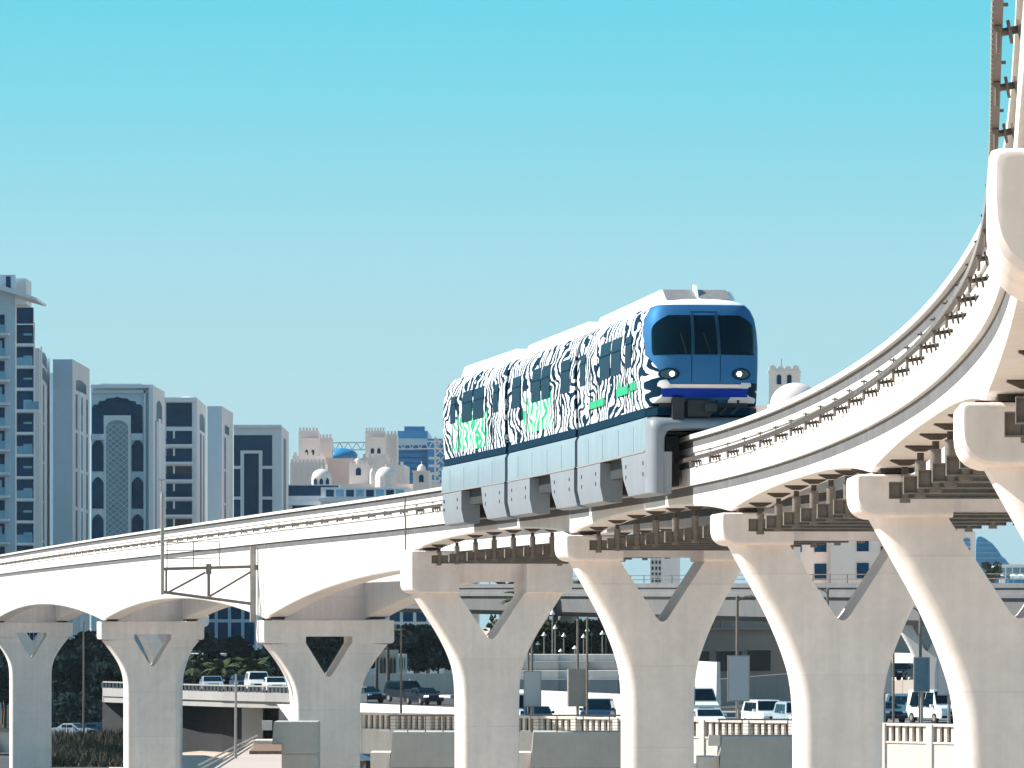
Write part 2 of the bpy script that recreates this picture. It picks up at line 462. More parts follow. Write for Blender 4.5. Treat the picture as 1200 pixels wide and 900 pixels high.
def y_body(outer, inner_top, vbot, thick, rad):
    """outer: left profile from arm top down to the stem foot; inner_top: (x,z) of V top; returns a bevelled mesh"""
    L = smooth_chain(outer[:-1], 3) + [outer[-1]]
    V = bevel_pts([(-inner_top[0], inner_top[1]), (0, vbot), (inner_top[0], inner_top[1])], {1}, 0.38, 6)
    V = V[1:-1]
    pts = L + [(-x, z) for x, z in reversed(L)] + [(inner_top[0], inner_top[1])] + list(reversed(V)) + [(-inner_top[0], inner_top[1])]
    nl = len(L)
    outer_ids = set(range(0, 2 * nl))
    bm = bmesh.new()
    n = len(pts)
    vf = [bm.verts.new((x, -thick / 2, z)) for x, z in pts]
    vb = [bm.verts.new((x, thick / 2, z)) for x, z in pts]
    bm.faces.new(vf); bm.faces.new(list(reversed(vb)))
    for j in range(n):
        k = (j + 1) % n
        bm.faces.new((vf[k], vf[j], vb[j], vb[k]))
    bm.normal_update()
    ed = []
    for j in range(n - 1):
        if j in outer_ids and (j + 1) in outer_ids and j != nl - 1:
            for vs in (vf, vb):
                e = bm.edges.get((vs[j], vs[j + 1]))
                if e: ed.append(e)
    bmesh.ops.bevel(bm, geom=ed, offset=rad, segments=5, profile=0.5, affect='EDGES', clamp_overlap=True)
    bmesh.ops.recalc_face_normals(bm, faces=bm.faces)
    return bm
def bm_obj(bm, name, m, parent, smooth=35):
    me = bpy.data.meshes.new(name); bm.to_mesh(me); bm.free()
    me.materials.append(m)
    me.polygons.foreach_set('use_smooth', [True] * len(me.polygons)); me.set_sharp_from_angle(angle=R(smooth))
    o = bpy.data.objects.new(name, me); COL.objects.link(o); o.parent = parent
    wn = o.modifiers.new('wn', 'WEIGHTED_NORMAL'); wn.keep_sharp = True; wn.weight = 90
    return o
def cap_piece(xa, xb, z0, z1, thick, r, parent, name='cap'):
    """cap block with softly rounded end: profile rings inset towards the front and back faces"""
    sg = 1 if xb > xa else -1
    def ring(ins, y):
        pts = [(xa + sg * ins, z1 - ins * .6), (xa + sg * ins, z0 + ins), (xb, z0 + ins), (xb, z1 - ins * .6)]
        pts = bevel_pts(pts, {1}, r * 1.25, 7)
        pts = bevel_pts(pts, {0}, 0.06, 2)
        return [(x, y, z) for x, z in pts]
    h = thick / 2
    b = MB(); b.loft([ring(.11, -h), ring(.045, -h + .02), ring(.012, -h + .06), ring(0, -h + .12), ring(0, h - .12), ring(.012, h - .06), ring(.045, h - .02), ring(.11, h)])
    o = b.build(name, M['pier'], parent, smooth=24)
    wn = o.modifiers.new('wn', 'WEIGHTED_NORMAL'); wn.keep_sharp = True; wn.weight = 95
    return o
def pier(Y, kind, label, at_=None, dz=0.0):
    p, d, r = frame(Y)
    c = p + r * (GAUGE / 2 + BW / 2)
    if at_: c = Vector((at_[0], at_[1], 0))
    t = thing('guideway_pier', label, 'pier', (c.x, c.y, 0), math.atan2(r.y, r.x), 'Y-shaped piers of the monorail guideway')
    Z = CAMZ + dz
    if kind == 'regular':
        outer = [(-2.62, Z+1.97), (-2.2, Z+1.22), (-1.80, Z+0.5), (-1.50, Z-0.14), (-1.28, Z-0.70), (-1.12, Z-1.25), (-1.04, Z-1.9), (-1.02, Z-2.8), (-1.02, 0)]
        bm = y_body(outer, (1.30, Z+1.97), Z-0.02, 1.9, 0.62)
        bm_obj(bm, 'stem', M['pier'], t)
        for s in (-1, 1): cap_piece(2.97 * s, 1.22 * s, Z+1.955, Z+2.73, 2.4, 0.34, t)
        b = MB(); b.box(-1.24, 1.24, -0.35, 0.45, Z+2.08, Z+2.5); b.build('crossbeam', M['pier'], t)
    elif kind == 'step':
        outer = [(-2.72, Z+1.22), (-2.25, Z+0.5), (-1.80, Z-0.2), (-1.45, Z-0.85), (-1.22, Z-1.45), (-1.12, Z-2.0), (-1.09, Z-2.7), (-1.08, Z-3.4), (-1.08, 0)]
        bm = y_body(outer, (1.24, Z+1.22), Z-0.62, 1.9, 0.58)
        bm_obj(bm, 'stem', M['pier'], t)
        cap_piece(-3.0, -1.24, Z+1.2, Z+2.73, 2.6, 0.3, t); cap_piece(2.97, 1.24, Z+1.2, Z+2.44, 2.6, 0.3, t)
        b = MB(); b.box(-1.26, 1.26, -0.5, 0.6, Z+1.62, Z+2.42); b.build('crossbeam', M['pier'], t)
    else:
        outer = [(-2.62, Z-0.78), (-2.28, Z-1.2), (-1.95, Z-1.66), (-1.68, Z-2.12), (-1.50, Z-2.6), (-1.42, Z-3.1), (-1.40, Z-3.7), (-1.40, Z-4.4), (-1.40, 0)]
        bm = y_body(outer, (1.02, Z-0.70), Z-2.35, 2.1, 0.58)
        bm_obj(bm, 'stem', M['pier'], t)
        cp = MB(); cp.box(-2.6, 2.6, -1.05, 1.05, Z-0.46, Z+0.29)
        q = bmesh.new(); 
        pts = bevel_pts([(-2.85, Z+0.26), (-2.85, Z-0.74), (-1.02, Z-0.74), (-1.02, Z-0.44), (1.02, Z-0.44), (1.02, Z-0.74), (2.85, Z-0.74), (2.85, Z+0.26)], {1, 6}, 0.15, 3)
        th = 2.3
        vf = [q.verts.new((x, -th/2, z)) for x, z in pts]; vb = [q.verts.new((x, th/2, z)) for x, z in pts]
        q.faces.new(vf); q.faces.new(list(reversed(vb))); n = len(pts)
        for j in range(n): k = (j+1) % n; q.faces.new((vf[k], vf[j], vb[j], vb[k]))
        bmesh.ops.recalc_face_normals(q, faces=q.faces)
        bm_obj(q, 'cap', M['pier'], t, 30)
        # diaphragm wall between the two beams above the cap
        dg = MB(); dg.box(-GAUGE/2 + BW/2 - 0.1, GAUGE/2 - BW/2 + 0.1, 0.2, 1.1, Z+0.27, Z+3.0)
        dg.build('diaphragm', M['pier'], t)
    return t
PL = {-2: ('regular', 'pier standing behind the viewer'), 30.3: ('regular', 'nearest concrete pier whose cap end shows at the upper right edge'),
      63.5: ('regular', 'second nearest pier, its blunt cap end at the right edge'), 93: ('regular', 'big Y-shaped pier at right with sunlit left arm and cut off by the edge'),
      124: ('regular', 'Y-shaped pier right of the train, just under its nose side beam'), 154: ('regular', 'Y-shaped pier below the middle of the train'),
      186: ('step', 'Y-shaped pier with taller stepped cap below the rear of the train'), 222: ('deep', 'stout Y-shaped pier right of the pole bracket'),
      283: ('deep', 'stout Y-shaped pier second from the left, white column seen through its opening'), 358: ('deep', 'stout Y-shaped pier farthest left with small opening'),
      440: ('deep', 'stout Y-shaped pier beyond the left edge of the picture')}
for Y in PIER_Y: pier(Y, *PL[Y])
pier(283, 'regular', 'Y-shaped pier standing directly behind the second from left, glimpsed through its opening', (-23.5, 350), -2.0).scale = (.9, 1, 1)
pier(358, 'regular', 'Y-shaped pier directly behind the leftmost one, glimpsed through its opening', (-40.3, 430), -1.35)

# ------------------------------------------------------------ hanging steel frames under the regular spans
pm = MB()      # hanger post prototype: top at z=0, flared plate and round post, unit height 1 below the plate
pm.hexa([(-0.09, -0.05, -0.10), (0.09, -0.05, -0.10), (0.09, 0.05, -0.10), (-0.09, 0.05, -0.10), (-0.26, -0.12, -0.02), (0.26, -0.12, -0.02), (0.26, 0.12, -0.02), (-0.26, 0.12, -0.02)])
pm.box(-0.26, 0.26, -0.12, 0.12, -0.019, 0.03)
pm.tube([(0, 0, -0.12), (0, 0, -0.26)], 0.06, 8)
plate_me = pm.mesh('hanger_bracket', M['dsteel'])
pp = MB(); pp.tube([(0, 0, -1), (0, 0, 0)], 0.095, 12); post_me = pp.mesh('hanger_post', M['steel'], 60)
def ibeam(x0, x1, h=0.30, wf=0.2):
    b = MB()
    b.box(x0, x1, -wf/2, wf/2, h/2 - 0.02, h/2); b.box(x0, x1, -wf/2, wf/2, -h/2, -h/2 + 0.02); b.box(x0, x1, -0.012, 0.012, -h/2 + 0.02, h/2 - 0.02)
    b.box(x0 - 0.012, x0, -wf/2, wf/2, -h/2, h/2); b.box(x1, x1 + 0.012, -wf/2, wf/2, -h/2, h/2)
    return b
cross_me = ibeam(-0.28, GAUGE + 0.28).mesh('transverse_beam', M['steel'])
FR = {(-2, 30.3): 'overhead', (30.3, 63.5): 'at the upper right edge', (63.5, 93): 'between the two nearest visible piers at right', (93, 124): 'just ahead of the train',
      (124, 154): 'beneath the front car of the train', (154, 186): 'beneath the rear cars of the train'}
for i in range(1, 6):
    Ya, Yb = PIER_Y[i], PIER_Y[i + 1]; L = Yb - Ya
    mid = (Ya + Yb) / 2
    p0, d0, r0 = frame(mid); base = Vector((p0.x, p0.y, CAMZ + 2.2))
    t = thing('hanging_frame', 'grey steel frame hung under the track beams ' + FR[(Ya, Yb)], 'steel frame', base, 0, 'steel frames hanging under the guideway')
    n = 8
    for k in range(n):
        Y = Ya + 2.6 + (L - 5.2) * k / (n - 1)
        p, d, r = frame(Y); rz = math.atan2(r.y, r.x)
        cpt = tpt(Y, BW/2, 2.40) - base
        tb = bpy.data.objects.new('transverse_beam', cross_me); COL.objects.link(tb); tb.parent = t; tb.location = cpt; tb.rotation_euler = (0, 0, rz)
        for off in (0, GAUGE):
            zs = soffit(Y)
            top = tpt(Y, BW/2 + off, zs) - base
            if not (i == 0):
                hb = bpy.data.objects.new('hanger_post', post_me); COL.objects.link(hb); hb.parent = t
                hb.location = (top.x - d.x*0.0, top.y, top.z - 0.25); hb.scale = (1, 1, (zs - 0.25) - 2.18); hb.rotation_euler = (0, 0, rz)
                br = bpy.data.objects.new('bracket', plate_me); COL.objects.link(br); br.parent = t; br.location = top; br.rotation_euler = (0, 0, rz)
    # long stringers
    for off in (1.35, 2.2, 3.05, 3.9):
        s_ = MB(); ring = []
        for k in range(13):
            Y = Ya + 1.3 + (L - 2.6) * k / 12
            ring.append([tpt(Y, off + du, z) - base for du, z in ((-0.05, 2.56), (0.05, 2.56), (0.05, 2.70), (-0.05, 2.70))])
        s_.loft(ring); s_.build('stringer', M['dsteel'], t)

# ------------------------------------------------------------ the train
def zebra(name, seed, green=None, nose=False):
    m = bpy.data.materials.new(name); m.use_nodes = True
    n = m.node_tree.nodes; l = m.node_tree.links; b = n['Principled BSDF']
    b.inputs['Roughness'].default_value = 0.6; b.inputs['Specular IOR Level'].default_value = 0.03
    t = n.new('ShaderNodeTexCoord'); sp = n.new('ShaderNodeSeparateXYZ'); l.new(t.outputs['Object'], sp.inputs[0])
    def math_(op, a, b_=None, c=None):
        q = n.new('ShaderNodeMath'); q.operation = op
        for i, v in enumerate((a, b_, c)):
            if v is None: continue
            if isinstance(v, (int, float)): q.inputs[i].default_value = v
            else: l.new(v, q.inputs[i])
        return q.outputs[0]
    yy = math_('MULTIPLY', sp.outputs['Y'], 0.19)
    zz = sp.outputs['Z']
    def noise(scale, zoff, detail=2.0, zs=0.5):
        cb = n.new('ShaderNodeCombineXYZ'); l.new(yy, cb.inputs[0]); l.new(math_('MULTIPLY', zz, zs), cb.inputs[1]); cb.inputs[2].default_value = seed + zoff
        ns = n.new('ShaderNodeTexNoise'); ns.inputs['Scale'].default_value = scale; ns.inputs['Detail'].default_value = detail
        l.new(cb.outputs[0], ns.inputs['Vector']); return ns.outputs['Fac']
    n1 = noise(1.1, 0.0, 1.0, 0.6); n2 = noise(3.2, 9.0, 1.0, 0.6); n3 = noise(9.0, 3.0, 1.0, 1.0)
    ph = math_('ADD', math_('MULTIPLY', yy, 7.2), math_('MULTIPLY', n1, 6.5))
    ph = math_('ADD', ph, math_('MULTIPLY', n2, 3.0))
    ph = math_('ADD', ph, math_('MULTIPLY', n3, 0.5))
    sn = math_('SINE', math_('MULTIPLY', ph, 6.2832))
    thr = math_('MULTIPLY', math_('SUBTRACT', noise(2.2, 17, 1.0), 0.5), 2.2)
    st = math_('GREATER_THAN', math_('ADD', sn, thr), 0.02)
    mx = n.new('ShaderNodeMixRGB'); l.new(st, mx.inputs[0])
    mx.inputs[1].default_value = (0.62, 0.65, 0.67, 1); mx.inputs[2].default_value = (0.002, 0.022, 0.048, 1)
    if green:
        y0, y1, z1, z0 = green
        g1 = math_('MULTIPLY', math_('GREATER_THAN', sp.outputs['Y'], y0), math_('LESS_THAN', sp.outputs['Y'], y1))
        wob = math_('ADD', zz, math_('MULTIPLY', math_('SUBTRACT', n3, 0.5), 1.0))
        g2 = math_('MULTIPLY', math_('LESS_THAN', wob, z1), math_('GREATER_THAN', zz, z0))
        gm = math_('MULTIPLY', g1, g2)
        mg = n.new('ShaderNodeMixRGB'); l.new(gm, mg.inputs[0]); mg.inputs[1].default_value = (0.002, 0.022, 0.048, 1); mg.inputs[2].default_value = (0.03, 0.36, 0.17, 1)
        l.new(mg.outputs[0], mx.inputs[2])
    # white upper roof
    rf = math_('GREATER_THAN', math_('ADD', zz, math_('MULTIPLY', n2, 0.12)), 8.62)
    m2 = n.new('ShaderNodeMixRGB'); l.new(rf, m2.inputs[0]); l.new(mx.outputs[0], m2.inputs[1]); m2.inputs[2].default_value = (0.82, 0.83, 0.83, 1)
    last = m2.outputs[0]
    if nose:
        ax = math_('ABSOLUTE', sp.outputs['X'])
        lim = math_('SUBTRACT', 1.47, math_('MULTIPLY', math_('MAXIMUM', math_('SUBTRACT', 6.98, zz), 0.0), 0.72))
        inx = math_('LESS_THAN', ax, lim)
        inx = math_('MAXIMUM', inx, math_('MULTIPLY', math_('LESS_THAN', sp.outputs['X'], 0.0), math_('GREATER_THAN', zz, 6.25)))
        iny = math_('GREATER_THAN', sp.outputs['Y'], 7.15 - 1.25)
        inz = math_('LESS_THAN', zz, 8.27)
        k = math_('MULTIPLY', math_('MULTIPLY', inx, iny), inz)
        topw = math_('MULTIPLY', math_('GREATER_THAN', zz, 8.27), math_('GREATER_THAN', sp.outputs['Y'], 7.15 - 1.6))
        m3a = n.new('ShaderNodeMixRGB'); l.new(topw, m3a.inputs[0]); l.new(last, m3a.inputs[1]); m3a.inputs[2].default_value = (0.82, 0.83, 0.83, 1)
        m3 = n.new('ShaderNodeMixRGB'); l.new(k, m3.inputs[0]); l.new(m3a.outputs[0], m3.inputs[1]); m3.inputs[2].default_value = (0.035, 0.145, 0.31, 1)
        l.new(math_('MULTIPLY', k, 0.35), b.inputs['Metallic'])
        last = m3.outputs[0]
    l.new(last, b.inputs['Base Color'])
    return m
TC = 0.44
CL = 14.3; HL = CL / 2
OUT_H = [(-1.44, 5.60), (-1.47, 6.1), (-1.49, 6.7), (-1.49, 7.2), (-1.46, 7.6), (-1.40, 7.93), (-1.29, 8.16), (-1.12, 8.32), (-0.85, 8.40), (-0.45, 8.44), (0.0, 8.45)]
UP = OUT_H + [(-x, z) for x, z in reversed(OUT_H[:-1])]
CEN = (0.0, 6.9)
def outline_ray(ax, az):
    best = 1e9
    n = len(UP)
    for i in range(n):
        x1, z1 = UP[i][0] - CEN[0], UP[i][1] - CEN[1]; x2, z2 = UP[(i+1) % n][0] - CEN[0], UP[(i+1) % n][1] - CEN[1]
        dx, dz = x2 - x1, z2 - z1
        den = ax * dz - az * dx
        if abs(den) < 1e-9: continue
        tt = (x1 * dz - z1 * dx) / den; uu = (x1 * az - z1 * ax) / den
        if tt > 0 and -1e-6 <= uu <= 1 + 1e-6: best = min(best, tt)
    return best
def nose_y(x, z, tip=HL, B=1.15, n_=2.7):
    dx, dz = x - CEN[0], z - CEN[1]; rr = math.hypot(dx, dz)
    r = 0 if rr < 1e-6 else min(1.0, rr / outline_ray(dx / rr, dz / rr))
    y = tip - B * (1 - (1 - r**n_)**(1 / n_))
    y -= 0.30 * max(0.0, (z - 6.9) / 1.5)**1.3 * (1 - r**6)
    return y
def dense_outline(nb=5):
    pts = []
    n = len(UP)
    for i in range(n):
        a_, b_ = UP[i], UP[(i + 1) % n]
        k = nb if i < n - 1 else 14
        if i < n - 1: k = 2
        for j in range(k):
            t = j / k; pts.append((a_[0] + (b_[0] - a_[0]) * t, a_[1] + (b_[1] - a_[1]) * t))
    return pts
DO = dense_outline()
def nose_rings(sign, B=1.15):
    rings = []
    for f in [1.0, 0.995, 0.985, 0.97, 0.95, 0.92, 0.88, 0.83, 0.77, 0.7, 0.6, 0.5, 0.38, 0.25, 0.1]:
        ring = []
        for x, z in DO:
            px = CEN[0] + (x - CEN[0]) * f; pz = CEN[1] + (z - CEN[1]) * f
            y = nose_y(px, pz, HL, B)
            ring.append((px, sign * y, pz))
        rings.append(ring)
    return rings
train = None
def car(idx, Yf, Yr):
    """idx 0 = leading car"""
    cf = tpt(Yf, TC, 0); cr = tpt(Yr, TC, 0)
    c = (cf + cr) / 2; c.z = CAMZ
    fw = (cf - cr).normalized()
    rz = math.atan2(fw.y, fw.x) - math.pi / 2
    mats = [zebra('zebra livery, leading car', 6.4, None, True), zebra('zebra livery, middle car', 11.7, (-3.6, 2.4, 6.95, 5.85)), zebra('zebra livery, rear car', 23.4, (-4.6, 3.4, 6.95, 5.75))]
    b = MB()
    yb = -HL + 0.22; yf = HL - 0.22
    if idx == 0:
        rings = [[(x, yb, z) for x, z in DO]] + nose_rings(1)
        b.loft(rings)
    elif idx == 2:
        rings = [[(x, yf, z) for x, z in DO]] + nose_rings(-1)
        b.loft(rings)
    else:
        b.loft([[(x, yb, z) for x, z in DO], [(x, yf, z) for x, z in DO]])
    body = b.build('car_body', mats[idx], train, smooth=32, loc=c - train.location, rot=rz)
    body['label'] = ['leading car body with blue nose', 'middle car body with green lettering', 'rear car body with green lettering'][idx]
    # side windows
    wins = {0: [(-6.3, -5.2, 6.75, 7.62), (-2.1, -0.1, 6.72, 7.70), (0.15, 2.0, 6.72, 7.70), (2.9, 4.0, 6.8, 7.62)],
            1: [(-5.9, -4.1, 6.72, 7.66), (-1.6, 0.15, 6.72, 7.70), (0.45, 2.1, 6.72, 7.70), (4.3, 6.0, 6.72, 7.66)],
            2: [(-4.5, -3.4, 6.76, 7.64), (-1.9, 0.2, 6.70, 7.70), (0.5, 2.6, 6.70, 7.70), (4.6, 5.6, 6.76, 7.64)]}[idx]
    def sidex(z):
        for (x1, z1), (x2, z2) in zip(OUT_H, OUT_H[1:]):
            if z1 <= z <= z2: return x1 + (x2 - x1) * (z - z1) / (z2 - z1)
        return -1.49
    for (y0, y1, z0, z1) in wins:
        for s in (-1, 1):
            wm = MB(); zs = [z0 + (z1 - z0) * k / 5 for k in range(6)]
            o_ = [(abs(sidex(z)) + 0.02, z) for z in zs]; i_ = [(abs(sidex(z)) - 0.03, z) for z in reversed(zs)]
            wm.prism([(s * x, y0, z) for x, z in o_ + i_], (0, y1 - y0, 0))
            wo = wm.build('window', M['tglass'], body)
            if idx != 0 or True:
                sb = MB(); sb.box(s * (abs(sidex(z0 + 0.62)) + 0.021), s * (abs(sidex(z0 + 0.62)) + 0.03), y0, y1, z0 + 0.60, z0 + 0.64)
                sb.build('window_bar', M['belt'], wo)
    # door outline strips
    for yd in (-3.4, 3.7):
        for s in (-1, 1):
            for yy in (yd - 0.7, yd + 0.7): dm = MB(); dm.box(s * 1.485, s * 1.505, yy - 0.03, yy + 0.03, 5.75, 7.35); dm.build('door_seam', M['belt'], body)
    # roof fairing
    rfm = MB(); y0 = -HL + 0.9; y1 = HL - (1.3 if idx == 0 else 0.9)
    if idx == 2: y0 += 1.2
    def rr(y, hw, z1): return [(-hw - 0.14, y, 8.28), (-hw, y, z1 - 0.06), (-hw + 0.12, y, z1), (hw - 0.12, y, z1), (hw, y, z1 - 0.06), (hw + 0.14, y, 8.28)]
    rfm.loft([rr(y0, 0.95, 8.32), rr(y0 + 0.5, 1.0, 8.72), rr(y1 - 0.7, 1.0, 8.74), rr(y1, 0.94, 8.42)])
    ro = rfm.build('roof_fairing', M['roof'], body, smooth=20)
    if idx == 0:
        for xa, xb in ((-0.84, -0.06), (0.06, 0.84)):
            gm_ = MB(); gm_.hexa([(xa, y1 - 0.66, 8.715), (xb, y1 - 0.66, 8.715), (xb, y1 - 0.06, 8.44), (xa, y1 - 0.06, 8.44), (xa, y1 - 0.64, 8.745), (xb, y1 - 0.64, 8.745), (xb, y1 - 0.04, 8.47), (xa, y1 - 0.04, 8.47)])
            gm_.build('roof_grille', M['galv'], ro)
        am = MB(); am.prism([(-0.035, y1 - 0.8, 8.5), (-0.035, y1 - 0.1, 8.44), (-0.035, y1 - 0.5, 8.86), (-0.035, y1 - 0.75, 8.88)], (0.07, 0, 0)); am.build('antenna', M['white'], body)
    # belt
    bm_ = MB()
    endf = HL - 0.95 if idx == 0 else HL - 0.25; endb = -HL + 0.95 if idx == 2 else -HL + 0.25
    bm_.box(-1.46, 1.46, endb, endf, 5.40, 5.62)
    if idx == 0: bm_.loft([[(-1.46, endf, 5.40), (1.46, endf, 5.40), (1.46, endf, 5.62), (-1.46, endf, 5.62)], [(-1.2, HL - 0.4, 5.42), (1.2, HL - 0.4, 5.42), (1.2, HL - 0.4, 5.62), (-1.2, HL - 0.4, 5.62)]])
    bm_.build('belt_stripe', M['belt'], body)
    # lower panel: U-shaped over the beam
    lp = MB()
    def u_ring(y, hw, zb, inset=0.0):
        # (outer -x side going around, tunnel)
        return [(-hw, y, zb), (-hw, y, 5.25), (-hw + 0.06, y, 5.38), (0, y, 5.39), (hw - 0.06, y, 5.38), (hw, y, 5.25), (hw, y, zb), (hw - 0.22, y, zb), (hw - 0.22, y, 5.02), (0, y, 5.05), (-hw + 0.22, y, 5.02), (-hw + 0.22, y, zb)]
    ya = -HL + 0.22; yz = HL - 0.22
    if idx == 0: yz = HL - 0.62
    if idx == 2: ya = -HL + 0.62
    lp.loft([u_ring(ya, 1.49, 4.50), u_ring(yz, 1.49, 4.50)])
    lo = lp.build('lower_panel', M['palebody'], train, smooth=25, loc=c - train.location, rot=rz)
    # ledge
    for s in (-1, 1):
        lg = MB(); lg.box(s * 1.485, s * 1.515, ya, yz, 4.475, 4.51); lg.build('sill', M['galv'], lo)
    for yk in (-4.6, -1.6, 1.5, 4.4):
        for s in (-1, 1):
            ps_ = MB(); ps_.box(s * 1.488, s * 1.497, yk - 0.02, yk + 0.02, 4.54, 5.22); ps_.build('panel_seam', M['skirt'], lo)
    # skirts
    def skirt(y0, y1, slant0, slant1, nosey=False):
        for s in (-1, 1):
            sk = MB()
            def ring(y_top, y_bot, nos=0):
                return [(s * (1.50 - nos), y_top, 4.47), (s * (1.50 - nos), y_bot + (y_top - y_bot) * 0.4, 3.85), (s * (1.41 - nos), y_bot, 3.43), (s * (1.20 - nos * 0.5), y_bot, 3.38), (s * 0.88, y_bot, 3.40), (s * 0.88, y_top, 4.47)]
            rs = [ring(y0, y0 + slant0), ring(y1, y1 - slant1)]
            if nosey == 1: rs = [ring(y0, y0 + slant0), ring(y1 - 0.5, y1 - 0.5), ring(y1 - 0.28, y1 - 0.3, 0.06), ring(y1 - 0.12, y1 - 0.18, 0.15), ring(y1, y1 - 0.1, 0.32)]
            if nosey == 2: rs = [ring(y0, y0, 0.30), ring(y0 + 0.15, y0 + 0.15, 0.13), ring(y0 + 0.4, y0 + 0.4, 0.02), ring(y1, y1 - slant1)]
            sk.loft(rs)
            so = sk.build('skirt', M['skirt'], lo, smooth=28)
            q = 3
            lt = MB()
            for k in range(q):
                yk = y0 + 0.9 + (y1 - y0 - 1.8) * k / (q - 1)
                if k == 1: continue
                for zk in (4.2, 3.92): lt.box(s * 1.495, s * 1.512, yk - 0.04, yk + 0.07, zk - 0.05, zk + 0.05)
            tag(lt.build('latches', M['screw'], lo), kind='stuff')
    skirt(-HL + 0.3, -HL + 5.1, 0.0, 0.0, 2 if idx == 2 else False)
    skirt(HL - 5.0, HL - (0.02 if idx == 0 else 0.3), 0.75, 0.0, 1 if idx == 0 else False)
    # bogies / underframe in the gap
    uf = MB()
    for yc in (-HL + 2.7, HL - 2.9):
        for s in (-1, 1):
            uf.box(s * 0.50, s * 0.86, yc - 1.6, yc + 1.6, 3.62, 4.9)
            uf.tube([(s * 0.62, yc - 0.9, 4.35), (s * 0.62, yc - 0.9, 4.7)], 0.1, 14)
    uf.box(-1.25, 1.25, -HL + 0.5, HL - 0.9, 4.96, 5.0)
    for s in (-1, 1): uf.box(s * 0.9, s * 1.24, -1.9, 1.9, 4.0, 4.98)
    uf.build('underframe', M['under'], train, loc=c - train.location, rot=rz)
    if idx == 0: nose_parts(body, lo, c, rz)
    return c, rz
def surf_patch(poly_fn, nx, nz, off, thick=0.03):
    pass
def nose_patch(xz_rows, off, m, parent, name, thick=0.04):
    """rows of (x,z) points, conforming to the nose surface, proud by off"""
    b = MB(); R_ = len(xz_rows); C_ = len(xz_rows[0]); base = 0
    for o in (off, off - thick):
        for row in xz_rows:
            for x, z in row: b.v.append((x, nose_y(x, z) + o, z))
    N = R_ * C_
    for i in range(R_ - 1):
        for j in range(C_ - 1):
            a = i * C_ + j
            b.f.append((a, a + 1, a + C_ + 1, a + C_)); b.mi.append(0)
            b.f.append((N + a, N + a + C_, N + a + C_ + 1, N + a + 1)); b.mi.append(0)
    def edge(idx_):
        for p, q in zip(idx_, idx_[1:]): b.f.append((p, N + p, N + q, q)); b.mi.append(0)
    edge([j for j in range(C_)]); edge([(R_ - 1) * C_ + j for j in range(C_)])
    edge([i * C_ for i in range(R_)]); edge([i * C_ + C_ - 1 for i in range(R_)])
    return b.build(name, m, parent, smooth=40)
def quadrows(xl0, xr0, z0, xl1, xr1, z1, nx=10, nz=8, corner=None):
    rows = []
    for i in range(nz + 1):
        t = i / nz; z = z0 + (z1 - z0) * t
        xl = xl0 + (xl1 - xl0) * t; xr = xr0 + (xr1 - xr0) * t
        if corner: xl, xr = corner(t, xl, xr)
        rows.append([(xl + (xr - xl) * j / nx, z) for j in range(nx + 1)])
    return rows
